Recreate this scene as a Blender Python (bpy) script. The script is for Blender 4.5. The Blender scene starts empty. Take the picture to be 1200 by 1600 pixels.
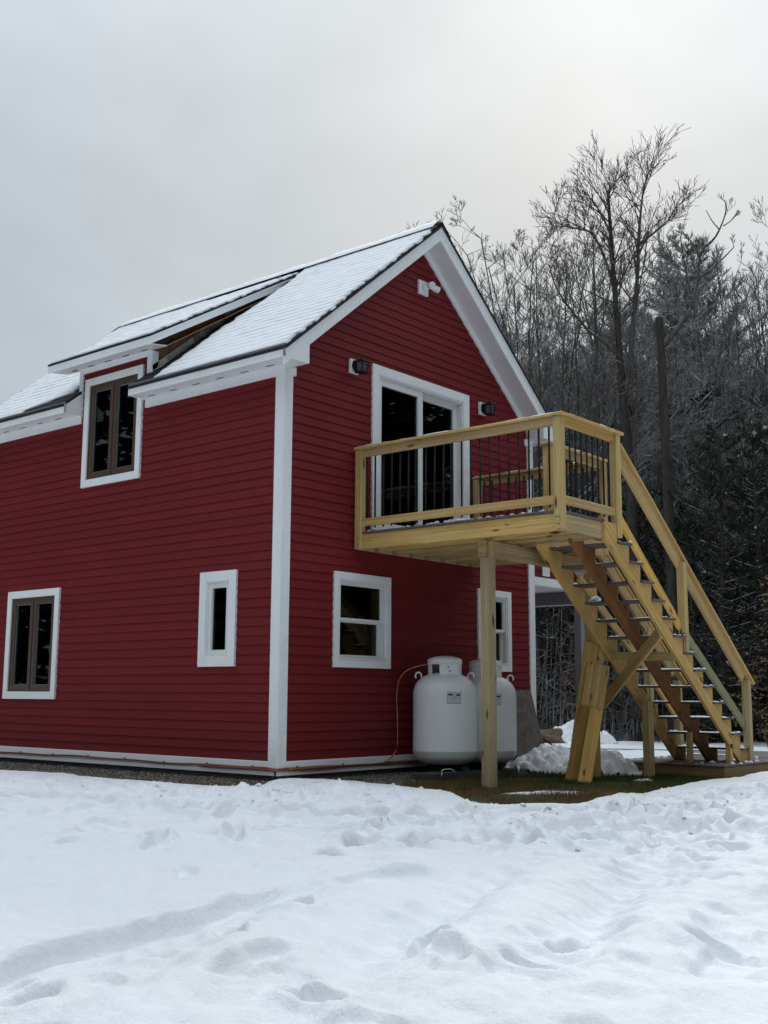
import bpy, bmesh, math, random
import numpy as np
from mathutils import Vector, Matrix

# ------------------------------------------------------------------ camera, sky, sun, exposure
S = bpy.context.scene
COL = S.collection
cam_d = bpy.data.cameras.new('camera'); cam = bpy.data.objects.new('camera', cam_d); COL.objects.link(cam)
cam_d.sensor_fit = 'VERTICAL'; cam_d.sensor_height = 24.0; cam_d.lens = 1806.58 / 1600 * 24.0
cam_d.clip_start = 0.05; cam_d.clip_end = 900
yaw, pit, rol = math.radians(49.90547), math.radians(9.01667), math.radians(0.33954)
fwd = Vector((math.sin(yaw) * math.cos(pit), math.cos(yaw) * math.cos(pit), math.sin(pit)))
rgt = Vector((math.cos(yaw), -math.sin(yaw), 0)); up = rgt.cross(fwd)
r2 = rgt * math.cos(rol) + up * math.sin(rol); u2 = -rgt * math.sin(rol) + up * math.cos(rol)
cm = Matrix((r2, u2, -fwd)).transposed().to_4x4(); cm.translation = Vector((-8.69264, -8.75574, 0.68719))
cam.matrix_world = cm
S.camera = cam

SUN_EL, SUN_AZ = math.radians(31), math.radians(61)
W = bpy.data.worlds.new('World'); S.world = W; W.use_nodes = True
def N(nt, t, **k):
    n = nt.nodes.new(t)
    for a, b in k.items(): setattr(n, a, b)
    return n
nt = W.node_tree; nt.nodes.clear(); L = nt.links.new
out = N(nt, 'ShaderNodeOutputWorld'); bg = N(nt, 'ShaderNodeBackground'); bg.inputs[1].default_value = 0.1
sky = N(nt, 'ShaderNodeTexSky'); sky.sky_type = 'NISHITA'; sky.sun_disc = False
sky.sun_elevation = SUN_EL; sky.sun_rotation = SUN_AZ
tc = N(nt, 'ShaderNodeTexCoord'); sep = N(nt, 'ShaderNodeSeparateXYZ'); L(tc.outputs['Generated'], sep.inputs[0])
def M(op, a, b=None, clamp=False, t=None):
    n = N(t or nt, 'ShaderNodeMath', operation=op, use_clamp=clamp)
    for i, v in enumerate((a, b)):
        if v is None: continue
        if isinstance(v, (int, float)): n.inputs[i].default_value = v
        else: (t or nt).links.new(v, n.inputs[i])
    return n.outputs[0]
# overcast brightness: grows gently from the horizon to the zenith
elev = M('MAXIMUM', sep.outputs[2], 0.0)
lum = M('ADD', M('MULTIPLY', M('POWER', elev, 4.0), 13.0), 3.95)
mp = N(nt, 'ShaderNodeMapping'); mp.inputs['Scale'].default_value = (1.0, 1.0, 1.6); L(tc.outputs['Generated'], mp.inputs[0])
cn = N(nt, 'ShaderNodeTexNoise'); cn.inputs['Scale'].default_value = 2.7; cn.inputs['Detail'].default_value = 4; cn.inputs['Roughness'].default_value = .52
cn.inputs['Distortion'].default_value = .25
L(mp.outputs[0], cn.inputs['Vector'])
lum = M('ADD', lum, M('MULTIPLY', M('SUBTRACT', cn.outputs['Fac'], 0.5), 3.0))
sdir = (math.sin(SUN_AZ) * math.cos(SUN_EL), math.cos(SUN_AZ) * math.cos(SUN_EL), math.sin(SUN_EL))
dp = N(nt, 'ShaderNodeVectorMath', operation='DOT_PRODUCT'); L(tc.outputs['Generated'], dp.inputs[0]); dp.inputs[1].default_value = sdir
glow = M('POWER', M('MAXIMUM', dp.outputs['Value'], 0.0), 14.0)
cc = N(nt, 'ShaderNodeCombineColor')
L(M('ADD', M('MULTIPLY', lum, 0.905), M('MULTIPLY', glow, 1.15)), cc.inputs[0])
L(M('ADD', M('MULTIPLY', lum, 1.01), M('MULTIPLY', glow, .95)), cc.inputs[1])
L(M('ADD', M('MULTIPLY', lum, 1.09), M('MULTIPLY', glow, .62)), cc.inputs[2])
mx = N(nt, 'ShaderNodeMixRGB'); mx.inputs[0].default_value = 0.93; L(sky.outputs[0], mx.inputs[1]); L(cc.outputs[0], mx.inputs[2])
L(mx.outputs[0], bg.inputs[0]); L(bg.outputs[0], out.inputs[0])

sl = bpy.data.lights.new('sun', 'SUN'); sun = bpy.data.objects.new('sun', sl); COL.objects.link(sun)
sl.energy = 1.4; sl.angle = math.radians(26); sl.color = (1.0, 0.95, 0.88)
sun.rotation_euler = Vector(sdir).to_track_quat('Z', 'Y').to_euler()
S.view_settings.view_transform = 'Standard'; S.view_settings.look = 'None'
S.view_settings.exposure = 0.47; S.view_settings.gamma = 1.0; S.view_settings.use_curve_mapping = False
S.cycles.max_bounces = 6; S.cycles.transparent_max_bounces = 12; S.cycles.use_denoising = True; S.cycles.use_adaptive_sampling = False; S.cycles.denoising_prefilter = 'ACCURATE'; S.cycles.denoising_input_passes = 'RGB_ALBEDO_NORMAL'
S.cycles.volume_bounces = 1; S.cycles.caustics_reflective = False; S.cycles.caustics_refractive = False

rng = random.Random(7); nrg = np.random.default_rng(11)

# ------------------------------------------------------------------ materials
def mat(name, col, rough=.6, metal=0, spec=.5):
    m = bpy.data.materials.new(name); m.use_nodes = True
    p = m.node_tree.nodes['Principled BSDF']
    p.inputs['Base Color'].default_value = (*col, 1); p.inputs['Roughness'].default_value = rough
    p.inputs['Metallic'].default_value = metal; p.inputs['Specular IOR Level'].default_value = spec
    return m, m.node_tree, p
def ramp(t, fac, stops):
    r = N(t, 'ShaderNodeValToRGB'); e = r.color_ramp.elements
    while len(e) < len(stops): e.new(0.5)
    for i, (pos, c) in enumerate(stops): e[i].position = pos; e[i].color = (*c, 1) if len(c) == 3 else c
    t.links.new(fac, r.inputs[0]); return r.outputs[0]
def noise(t, vec, scale, detail=3, rough=.5, dist=0):
    n = N(t, 'ShaderNodeTexNoise'); n.inputs['Scale'].default_value = scale; n.inputs['Detail'].default_value = detail
    n.inputs['Roughness'].default_value = rough; n.inputs['Distortion'].default_value = dist
    if vec is not None: t.links.new(vec, n.inputs['Vector'])
    return n.outputs['Fac']
def objco(t, scale=(1, 1, 1), rnd=True, src='Object'):
    c = N(t, 'ShaderNodeTexCoord'); m = N(t, 'ShaderNodeMapping'); m.inputs['Scale'].default_value = scale
    if rnd:
        oi = N(t, 'ShaderNodeObjectInfo'); v = N(t, 'ShaderNodeVectorMath', operation='SCALE'); v.inputs[0].default_value = (7.3, 3.1, 5.7)
        t.links.new(oi.outputs['Random'], v.inputs['Scale'])
        a = N(t, 'ShaderNodeVectorMath', operation='ADD'); t.links.new(c.outputs[src], a.inputs[0]); t.links.new(v.outputs[0], a.inputs[1])
        t.links.new(a.outputs[0], m.inputs[0])
    else: t.links.new(c.outputs[src], m.inputs[0])
    return m.outputs[0]
def bump(t, p, h, dist=.01, strength=.5):
    b = N(t, 'ShaderNodeBump'); b.inputs['Distance'].default_value = dist; b.inputs['Strength'].default_value = strength
    t.links.new(h, b.inputs['Height']); t.links.new(b.outputs[0], p.inputs['Normal'])
def mixc(t, fac, a, b, mode='MIX'):
    m = N(t, 'ShaderNodeMixRGB', blend_type=mode)
    for i, v in ((0, fac), (1, a), (2, b)):
        if isinstance(v, (int, float)): m.inputs[i].default_value = v
        elif isinstance(v, tuple): m.inputs[i].default_value = (*v, 1)
        else: t.links.new(v, m.inputs[i])
    return m.outputs[0]
def rnd_val(t, lo, hi):
    oi = N(t, 'ShaderNodeObjectInfo'); r = N(t, 'ShaderNodeMapRange'); r.inputs['To Min'].default_value = lo; r.inputs['To Max'].default_value = hi
    t.links.new(oi.outputs['Random'], r.inputs['Value']); return r.outputs[0]

def siding_mat():
    m, t, p = mat('red_siding', (.17, .02, .024), .55, spec=.2)
    v = objco(t, (1, 1, 1), False)
    f = noise(t, v, 1.3, 4, .6); g = noise(t, objco(t, (2, 2, 60), False), 6, 3)
    c = ramp(t, f, [(.3, (.150, .0130, .0165)), (.7, (.168, .0150, .0185))])
    hs = N(t, 'ShaderNodeHueSaturation'); t.links.new(c, hs.inputs['Color']); t.links.new(rnd_val(t, .93, 1.05), hs.inputs['Value'])
    t.links.new(hs.outputs[0], p.inputs['Base Color']); bump(t, p, g, .002, .35)
    return m
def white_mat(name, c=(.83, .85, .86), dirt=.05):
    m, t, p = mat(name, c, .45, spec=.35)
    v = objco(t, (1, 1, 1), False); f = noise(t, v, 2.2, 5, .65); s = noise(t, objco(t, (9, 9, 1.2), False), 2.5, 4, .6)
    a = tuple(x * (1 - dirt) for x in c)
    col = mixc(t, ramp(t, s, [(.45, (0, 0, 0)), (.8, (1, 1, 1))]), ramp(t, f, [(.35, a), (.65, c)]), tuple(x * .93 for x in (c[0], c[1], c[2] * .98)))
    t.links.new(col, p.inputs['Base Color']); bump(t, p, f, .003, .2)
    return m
def wood_mat(name, light, dark, tint=1.0, knots=True):
    m, t, p = mat(name, light, .72, spec=.25)
    v = objco(t, (1, 1, 1), True)
    # growth rings cut along the board: distance from an off-centre pith, wandering slowly along the length
    sp = N(t, 'ShaderNodeSeparateXYZ'); t.links.new(v, sp.inputs[0])
    w1 = noise(t, objco(t, (.8, 4, 4), True), 1.2, 2, .5)
    w2 = noise(t, objco(t, (2.2, 14, 14), True), 1.6, 2, .5)
    yy = M('ADD', sp.outputs[1], M('MULTIPLY', w1, .42), t=t); zz = M('ADD', sp.outputs[2], M('MULTIPLY', w2, .16), t=t)
    d = M('SQRT', M('ADD', M('MULTIPLY', yy, yy, t=t), M('MULTIPLY', zz, zz, t=t), t=t), t=t)
    cv = N(t, 'ShaderNodeCombineXYZ'); t.links.new(M('MULTIPLY', d, 46.0, t=t), cv.inputs[0]); t.links.new(M('MULTIPLY', sp.outputs[0], .35, t=t), cv.inputs[1])
    rings = noise(t, cv.outputs[0], 1.0, 2, .6)
    rc = ramp(t, rings, [(.40, light), (.50, tuple(a * .6 + b * .4 for a, b in zip(light, dark))), (.58, dark), (.66, light)])
    fib = noise(t, objco(t, (3, 90, 90), True), 3.0, 3, .6)
    c = mixc(t, .75, light, rc)
    c = mixc(t, ramp(t, fib, [(.35, (0, 0, 0)), (.75, (.45, .45, .45))]), c, tuple(x * .62 for x in dark))
    big = noise(t, objco(t, (.9, 3, 3), True), 1.6, 3, .5)
    c = mixc(t, ramp(t, big, [(.42, (0, 0, 0)), (.78, (.55, .55, .55))]), c, (dark[0] * .9, dark[1] * .95, dark[2] * 1.1))
    if knots:
        vo = N(t, 'ShaderNodeTexVoronoi'); vo.inputs['Scale'].default_value = 1.0
        t.links.new(objco(t, (2.4, 9, 9), True), vo.inputs['Vector'])
        kn = ramp(t, vo.outputs['Distance'], [(.0, (1, 1, 1)), (.10, (1, 1, 1)), (.20, (0, 0, 0))])
        gate = ramp(t, noise(t, objco(t, (1.3, 2, 2), True), 2.1, 1), [(.48, (0, 0, 0)), (.51, (1, 1, 1))])
        c = mixc(t, M('MULTIPLY', kn, gate, t=t), c, (dark[0] * .28, dark[1] * .24, dark[2] * .25))
    hs = N(t, 'ShaderNodeHueSaturation'); t.links.new(c, hs.inputs['Color']); t.links.new(rnd_val(t, .78 * tint, 1.10 * tint), hs.inputs['Value'])
    t.links.new(rnd_val(t, .86, 1.12), hs.inputs['Saturation'])
    t.links.new(hs.outputs[0], p.inputs['Base Color']); bump(t, p, fib, .0025, .5)
    return m
def snow_mat(name='snow', dirty=.3):
    m, t, p = mat(name, (.84, .86, .90), .55, spec=.3)
    v = objco(t, (1, 1, 1), False)
    a = noise(t, v, 1.1, 5, .6); b = noise(t, v, 26, 5, .7); c0 = noise(t, v, 140, 3, .7); pt = noise(t, v, .55, 4, .6)
    col = ramp(t, a, [(.3, (.83, .85, .89)), (.7, (.875, .885, .915))])
    if dirty:
        geo = N(t, 'ShaderNodeNewGeometry'); sp = N(t, 'ShaderNodeSeparateXYZ'); t.links.new(geo.outputs['Normal'], sp.inputs[0])
        dk = M('MULTIPLY', ramp(t, M('ADD', pt, M('MULTIPLY', b, .25, t=t), t=t), [(.62, (0, 0, 0)), (.82, (1, 1, 1))]), dirty * .5, t=t)
        col = mixc(t, dk, col, (.56, .53, .50))
    t.links.new(col, p.inputs['Base Color'])
    bump(t, p, M('ADD', M('MULTIPLY', b, .8, t=t), M('MULTIPLY', c0, .35, t=t), t=t), .02, .8)
    return m
def bark_mat(name, c, snowy=.6):
    m, t, p = mat(name, c, .9, spec=.15)
    v = objco(t, (1, 1, .25), False)
    f = noise(t, v, 9, 4, .65)
    col = ramp(t, f, [(.3, tuple(x * .55 for x in c)), (.7, tuple(x * 1.35 for x in c))])
    if snowy:   # snow that settled on the upper side of limbs
        geo = N(t, 'ShaderNodeNewGeometry'); sp = N(t, 'ShaderNodeSeparateXYZ'); t.links.new(geo.outputs['Normal'], sp.inputs[0])
        g = noise(t, objco(t, (1, 1, 1), False), 1.6, 3, .6)
        s = M('MULTIPLY', ramp(t, sp.outputs[2], [(.55, (0, 0, 0)), (.75, (1, 1, 1))]), ramp(t, g, [(.47, (0, 0, 0)), (.56, (1, 1, 1))]), t=t)
        col = mixc(t, M('MULTIPLY', s, snowy, t=t), col, (.7, .72, .75))
    t.links.new(col, p.inputs['Base Color'])
    return m
def hazed_bark(name, c, sn, lo, hi):     # snow on twigs, more on top; the pale tone also stands in for haze
    m, t, p = mat(name, c, .9, spec=.15); f = noise(t, objco(t, (1, 1, 1), False), 2.3, 4, .65)
    geo = N(t, 'ShaderNodeNewGeometry'); sp = N(t, 'ShaderNodeSeparateXYZ'); t.links.new(geo.outputs['Normal'], sp.inputs[0])
    k = M('ADD', f, M('MULTIPLY', sp.outputs[2], .22, t=t), t=t)
    t.links.new(ramp(t, k, [(lo, c), (hi, sn)]), p.inputs['Base Color']); return m
def glass_mat():
    m = bpy.data.materials.new('window_glass'); m.use_nodes = True; t = m.node_tree; t.nodes.clear()
    o = N(t, 'ShaderNodeOutputMaterial'); g = N(t, 'ShaderNodeBsdfGlossy'); tr = N(t, 'ShaderNodeBsdfTransparent'); x = N(t, 'ShaderNodeMixShader')
    g.inputs['Roughness'].default_value = .015; g.inputs['Color'].default_value = (.95, 1, .98, 1); tr.inputs[0].default_value = (.35, .40, .38, 1)
    f = N(t, 'ShaderNodeFresnel'); f.inputs['IOR'].default_value = 1.5
    t.links.new(M('MULTIPLY', f.outputs[0], .5, True, t=t), x.inputs[0]); t.links.new(tr.outputs[0], x.inputs[1]); t.links.new(g.outputs[0], x.inputs[2]); t.links.new(x.outputs[0], o.inputs[0])
    return m
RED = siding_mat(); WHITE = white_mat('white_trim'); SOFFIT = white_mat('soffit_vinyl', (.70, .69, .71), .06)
VINYL = white_mat('white_vinyl', (.76, .77, .77), .04)
BROWN, _, _ = mat('bronze_sash', (.080, .048, .034), .45)
GLASS = glass_mat()
DARKIN, _, _ = mat('dark_interior', (.035, .033, .03), .9)  # near-black colour stands in for the darkness of unlit rooms
WOOD = wood_mat('treated_pine', (.66, .480, .225), (.39, .235, .080))
WOODP = wood_mat('treated_pine_pale', (.62, .490, .250), (.39, .265, .110))
WOODY = wood_mat('treated_pine_golden', (.70, .475, .190), (.44, .25, .070))
WOODO = wood_mat('dark_orange_pine', (.36, .150, .028), (.17, .060, .010))  # darker, more saturated orange than the other pine tones
WOODG = wood_mat('greenish_pine', (.34, .34, .19), (.20, .20, .10))
TREAD = wood_mat('grey_composite', (.17, .135, .125), (.11, .090, .085), knots=False)
PLAT = wood_mat('brown_pine', (.34, .225, .095), (.19, .110, .042))
OLDW = wood_mat('weathered_wood', (.19, .165, .150), (.095, .078, .070))
OSB = wood_mat('bare_sheathing', (.34, .19, .10), (.17, .085, .042))
SNOW = snow_mat(); SNOWC = snow_mat('clean_snow', 0)
BLACK, _, _ = mat('black_metal', (.010, .010, .011), .6, 0, .25)
COPPER, _, _ = mat('copper', (.50, .21, .10), .4, .7)
PEX, _, _ = mat('orange_tubing', (.24, .065, .035), .5)
BRASS, _, _ = mat('brass', (.35, .22, .08), .4, .7)
GALV, _, _ = mat('galvanised', (.28, .30, .31), .5, .5)
DRIP, _, _ = mat('drip_edge', (.16, .175, .175), .5, .2)
REDP, _, _ = mat('red_plastic', (.20, .012, .012), .4)
NAVY, _, _ = mat('navy_print', (.02, .022, .06), .5)
PRINT, _, _ = mat('black_print', (.03, .03, .035), .5)
PAPER, _, _ = mat('label_paper', (.62, .64, .68), .5)
def simple_noise_mat(name, a, b, sc, rough=.85, bd=.01):
    m, t, p = mat(name, a, rough, spec=.3); v = objco(t, (1, 1, 1), False); f = noise(t, v, sc, 5, .65)
    t.links.new(ramp(t, f, [(.32, a), (.68, b)]), p.inputs['Base Color']); bump(t, p, f, bd, .6); return m
TANKW = simple_noise_mat('tank_paint', (.80, .825, .835), (.845, .865, .87), 1.5, .27, .0005)
CONC = simple_noise_mat('concrete', (.085, .09, .09), (.14, .145, .145), 5)
BLOCK = simple_noise_mat('damp_block', (.055, .052, .052), (.095, .09, .088), 12)
SHING = simple_noise_mat('asphalt_shingle', (.012, .013, .016), (.035, .036, .042), 60, .9, .003)
EARTH = simple_noise_mat('earth', (.035, .036, .018), (.065, .058, .030), 9, .95, .02)
DRIVE = simple_noise_mat('wet_driveway', (.13, .115, .11), (.30, .28, .28), 1.3, .5, .006)
ROCK = simple_noise_mat('boulder_rock', (.11, .082, .055), (.19, .145, .10), 5, .9, .03)
BARK = bark_mat('grey_bark', (.095, .086, .080), .75); BARKF = hazed_bark('hazed_snowy_bark', (.10, .092, .088), (.42, .43, .45), .42, .78); BARKC = hazed_bark('lightly_hazed_snowy_bark', (.105, .095, .087), (.42, .43, .45), .46, .82); BARKD = bark_mat('dark_bark', (.052, .045, .041), .45)  # BARKF and BARKC: snow plus the fade of haze put into the colour
def FL_():
    m = simple_noise_mat('step_flashing', (.30, .32, .29), (.58, .60, .56), 11, .35, .002)
    t = m.node_tree; p = t.nodes['Principled BSDF']; src = p.inputs['Base Color'].links[0].from_socket; hs = N(t, 'ShaderNodeHueSaturation'); t.links.new(src, hs.inputs['Color']); t.links.new(rnd_val(t, .45, 1.35), hs.inputs['Value']); t.links.new(hs.outputs[0], p.inputs['Base Color']); return m
FLASH = FL_()

# ------------------------------------------------------------------ helpers
def tag(o, label=None, cat=None, group=None, kind=None):
    if label: o['label'] = label
    if cat: o['category'] = cat
    if group: o['group'] = group
    if kind: o['kind'] = kind
    return o
def link(name, me, m=None, parent=None, smooth=False):
    o = bpy.data.objects.new(name, me); COL.objects.link(o)
    if m is not None:
        if not me.materials: me.materials.append(m)
    if smooth: me.polygons.foreach_set('use_smooth', [True] * len(me.polygons))
    if parent is not None:
        o.parent = parent; o.matrix_parent_inverse = PB[parent.name].inverted(); KIDS.setdefault(parent.name, []).append(o)
    PB[o.name] = Matrix.Identity(4)
    return o
PB = {}; KIDS = {}
def pset(o, mw):        # place an object in world space and remember it
    o.matrix_basis = mw; PB[o.name] = mw.copy(); return o
def empty(name, loc=(0, 0, 0), parent=None):
    o = bpy.data.objects.new(name, None); o.empty_display_size = .2; COL.objects.link(o)
    if parent is not None:
        o.parent = parent
        o.matrix_parent_inverse = PB[parent.name].inverted(); KIDS.setdefault(parent.name, []).append(o)
    o.location = loc; PB[o.name] = Matrix.Translation(loc); return o
def mesh(name, vs, fs, m=None, parent=None, smooth=False):
    me = bpy.data.meshes.new(name); me.from_pydata([tuple(v) for v in vs], [], fs); me.validate(); me.update()
    return link(name, me, m, parent, smooth)
BF = [(0, 3, 2, 1), (4, 5, 6, 7), (0, 1, 5, 4), (1, 2, 6, 5), (2, 3, 7, 6), (3, 0, 4, 7)]
def bv(x0, x1, y0, y1, z0, z1):
    if x0 > x1: x0, x1 = x1, x0
    if y0 > y1: y0, y1 = y1, y0
    if z0 > z1: z0, z1 = z1, z0
    return [(x0, y0, z0), (x1, y0, z0), (x1, y1, z0), (x0, y1, z0), (x0, y0, z1), (x1, y0, z1), (x1, y1, z1), (x0, y1, z1)]
def boxes(name, lst, m, parent=None):
    vs, fs = [], []
    for b in lst:
        n = len(vs); vs += bv(*b); fs += [tuple(i + n for i in f) for f in BF]
    return mesh(name, vs, fs, m, parent)
def box(name, x0, x1, y0, y1, z0, z1, m, parent=None, bev=0.0):
    o = mesh(name, bv(x0, x1, y0, y1, z0, z1), BF, m, parent)
    if bev: bevel(o, bev)
    return o
def bevel(o, w, seg=1):
    bm = bmesh.new(); bm.from_mesh(o.data)
    bmesh.ops.bevel(bm, geom=bm.edges[:], offset=w, segments=seg, affect='EDGES', profile=.5)
    bm.to_mesh(o.data); bm.free()
def prism(name, poly, a0, a1, axis, m, parent=None):
    """polygon in the two other axes, extruded along axis ('x','y' or 'z')"""
    n = len(poly); vs = []
    for a in (a0, a1):
        for (p, q) in poly: vs.append({'x': (a, p, q), 'y': (p, a, q), 'z': (p, q, a)}[axis])
    fs = [tuple(range(n))[::-1], tuple(range(n, 2 * n))] + [(i, (i + 1) % n, (i + 1) % n + n, i + n) for i in range(n)]
    o = mesh(name, vs, fs, m, parent); fixn(o); return o
def fixn(o):
    bm = bmesh.new(); bm.from_mesh(o.data); bmesh.ops.recalc_face_normals(bm, faces=bm.faces[:]); bm.to_mesh(o.data); bm.free()
def board(name, p0, p1, w, h, m, parent=None, upv=(0, 0, 1), bev=.004):
    """a board from p0 to p1 (centre line); w across, h along the up vector; grain runs along its own x"""
    p0, p1 = Vector(p0), Vector(p1); x = (p1 - p0); ln = x.length; x.normalize()
    u = Vector(upv); y = u.cross(x).normalized(); z = x.cross(y)
    me = bpy.data.meshes.new(name); me.from_pydata(bv(-ln / 2, ln / 2, -w / 2, w / 2, -h / 2, h / 2), [], BF)
    o = link(name, me, m, parent)
    if bev: bevel(o, bev)
    mw = Matrix((x, y, z)).transposed().to_4x4(); mw.translation = (p0 + p1) / 2
    return pset(o, mw)
def post(name, x0, x1, y0, y1, z0, z1, m, parent=None):
    return board(name, ((x0 + x1) / 2, (y0 + y1) / 2, z0), ((x0 + x1) / 2, (y0 + y1) / 2, z1), abs(y1 - y0), abs(x1 - x0), m, parent, (1, 0, 0))
def lathe(prof, seg=40):
    vs, fs = [], []
    for (r, z) in prof:
        for k in range(seg):
            a = 2 * math.pi * k / seg; vs.append((r * math.cos(a), r * math.sin(a), z))
    for i in range(len(prof) - 1):
        for k in range(seg):
            a, b = i * seg + k, i * seg + (k + 1) % seg; fs.append((a, b, b + seg, a + seg))
    fs.append(tuple(range(seg))[::-1]); fs.append(tuple(range((len(prof) - 1) * seg, len(prof) * seg)))
    return vs, fs
def tube_geo(pts, r, seg=8):
    vs, fs = [], []; pts = [Vector(p) for p in pts]
    for i, p in enumerate(pts):
        d = (pts[min(i + 1, len(pts) - 1)] - pts[max(i - 1, 0)]).normalized()
        a = d.cross(Vector((0, 0, 1)) if abs(d.z) < .9 else Vector((1, 0, 0))).normalized(); b = d.cross(a)
        rr = r[i] if isinstance(r, (list, tuple)) else r
        for k in range(seg):
            t = 2 * math.pi * k / seg; vs.append(p + (a * math.cos(t) + b * math.sin(t)) * rr)
    for i in range(len(pts) - 1):
        for k in range(seg):
            a, b = i * seg + k, i * seg + (k + 1) % seg; fs.append((a, a + seg, b + seg, b))
    fs.append(tuple(range(seg))); fs.append(tuple(range((len(pts) - 1) * seg, len(pts) * seg))[::-1])
    return vs, fs
def tube(name, pts, r, m, parent=None, seg=8): 
    v, f = tube_geo(pts, r, seg); return mesh(name, v, f, m, parent, True)
def copy_thing(root, loc, rotz=0, scale=None, label=None):
    r = root.copy(); COL.objects.link(r); r.location = loc; r.rotation_euler = (0, 0, rotz)
    if scale: r.scale = scale
    if label: r['label'] = label
    for ch in list(KIDS[root.name]):
        c = ch.copy(); COL.objects.link(c); c.parent = r
        for g in KIDS.get(ch.name, []):
            d = g.copy(); COL.objects.link(d); d.parent = c
    return r

# value noise for the heightfields
def vnoise(x, y, sc, seed):
    r = np.random.default_rng(seed); T = r.random((256, 256))
    u, v = x / sc + 1000.3, y / sc + 1000.7
    i, j = np.floor(u).astype(int), np.floor(v).astype(int); f, g = u - i, v - j
    f = f * f * f * (f * (f * 6 - 15) + 10); g = g * g * g * (g * (g * 6 - 15) + 10)
    i0, j0, i1, j1 = i & 255, j & 255, (i + 1) & 255, (j + 1) & 255
    return (T[i0, j0] * (1 - f) * (1 - g) + T[i1, j0] * f * (1 - g) + T[i0, j1] * (1 - f) * g + T[i1, j1] * f * g) * 2 - 1
def fbm(x, y, sc, seed, n=4, k=.5):
    a, s = 1.0, 0
    for i in range(n): s = s + a * vnoise(x, y, sc, seed + i); a *= k; sc *= .5
    return s
def grid_mesh(name, X, Y, Z, m, mask=None):
    ny, nx = X.shape; me = bpy.data.meshes.new(name)
    co = np.stack([X, Y, Z], -1).reshape(-1, 3)
    a = np.arange(ny * nx).reshape(ny, nx)
    q = np.stack([a[:-1, :-1], a[:-1, 1:], a[1:, 1:], a[1:, :-1]], -1)
    q = q.reshape(-1, 4) if mask is None else q[mask[:-1, :-1] & mask[1:, 1:] & mask[:-1, 1:] & mask[1:, :-1]]
    if mask is not None:
        used = np.unique(q); mp_ = np.zeros(ny * nx, int); mp_[used] = np.arange(len(used)); co = co[used]; q = mp_[q]
    me.vertices.add(len(co)); me.vertices.foreach_set('co', co.astype(np.float32).ravel())
    me.loops.add(q.size); me.loops.foreach_set('vertex_index', q.ravel().astype(np.int32))
    me.polygons.add(len(q)); me.polygons.foreach_set('loop_start', np.arange(0, q.size, 4, dtype=np.int32))
    me.polygons.foreach_set('loop_total', np.full(len(q), 4, np.int32)); me.polygons.foreach_set('use_smooth', np.ones(len(q), bool))
    me.update(calc_edges=True); return link(name, me, m)
def raw_mesh(name, co, faces, m, parent=None, smooth=False):
    """co (n,3); faces (k,3|4) numpy"""
    me = bpy.data.meshes.new(name); w = faces.shape[1]
    me.vertices.add(len(co)); me.vertices.foreach_set('co', co.astype(np.float32).ravel())
    me.loops.add(faces.size); me.loops.foreach_set('vertex_index', faces.ravel().astype(np.int32))
    me.polygons.add(len(faces)); me.polygons.foreach_set('loop_start', np.arange(0, faces.size, w, dtype=np.int32))
    me.polygons.foreach_set('loop_total', np.full(len(faces), w, np.int32))
    if smooth: me.polygons.foreach_set('use_smooth', np.ones(len(faces), bool))
    me.update(calc_edges=True); return link(name, me, m, parent)

# ------------------------------------------------------------------ the ground
HX, HY = 4.90, 5.92          # house footprint
def ground_z(x, y):
    x, y = np.asarray(x, float), np.asarray(y, float)
    t = (-x - y) / math.sqrt(2)
    s = np.clip((t - 1.0) / 11.3, 0, 1.25)
    dh = np.hypot(np.maximum(np.maximum(-x, x - HX), 0), np.maximum(np.maximum(-y, y - HY), 0))
    z = -.265 - .62 * s + .055 * np.exp(-dh / .5)
    f = x * .765 + y * .644
    r = np.hypot(x, y)
    bank = np.clip((f - 13.5) / 3.5, 0, 1); z = z + .12 * bank * bank * (3 - 2 * bank)
    az = np.arctan2(x, y)                                            # hills: highest behind the house to the right
    w = .45 + .55 * np.exp(-((az - 1.2) / .75) ** 2)
    z = z + w * np.maximum(r - 34, 0) * .40 * (1 - .5 * np.clip((r - 80) / 60, 0, 1)) * (r < 400)
    return z
def poly_ring(name, radii, nseg, m, zoff=0, kind='structure'):
    vs = []; R_ = np.array(radii)[:, None]; A = np.linspace(0, 2 * np.pi, nseg, endpoint=False)[None]
    X, Y = R_ * np.sin(A), R_ * np.cos(A); return X, Y
X, Y = poly_ring('g', [.01, 1, 2, 3, 4.5, 6, 8, 10, 12, 14, 15, 16, 17, 18, 20, 24, 28, 32, 36, 42, 50, 60, 72, 85, 100, 130, 170, 220, 300, 420, 600], 96, None)
X = np.concatenate([X, X[:, :1]], 1); Y = np.concatenate([Y, Y[:, :1]], 1)
Z = ground_z(X, Y); Z = np.where(np.hypot(X, Y) > 300, np.minimum(Z, 38), Z) - np.where(np.hypot(X, Y) < 14.5, .09, .012)
FLOORM, t_, p_ = mat('woodland_floor', (.3, .3, .3), .9)
v_ = objco(t_, (1, 1, 1), False); n1 = noise(t_, v_, .22, 6, .7)
gz_ = N(t_, 'ShaderNodeTexCoord'); vl = N(t_, 'ShaderNodeVectorMath', operation='LENGTH'); t_.links.new(gz_.outputs['Object'], vl.inputs[0])
far = ramp(t_, M('MULTIPLY', vl.outputs['Value'], .01, t=t_), [(.05, (0, 0, 0)), (.07, (0, 0, 0)), (.26, (.55, .55, .55))])
leafc = mixc(t_, ramp(t_, n1, [(.42, (0, 0, 0)), (.55, (1, 1, 1))]), (.045, .036, .028), (.40, .41, .43))
near_c = mixc(t_, ramp(t_, M('MULTIPLY', vl.outputs['Value'], .01, t=t_), [(.158, (0, 0, 0)), (.175, (1, 1, 1))]), (.80, .82, .86), leafc)
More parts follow.
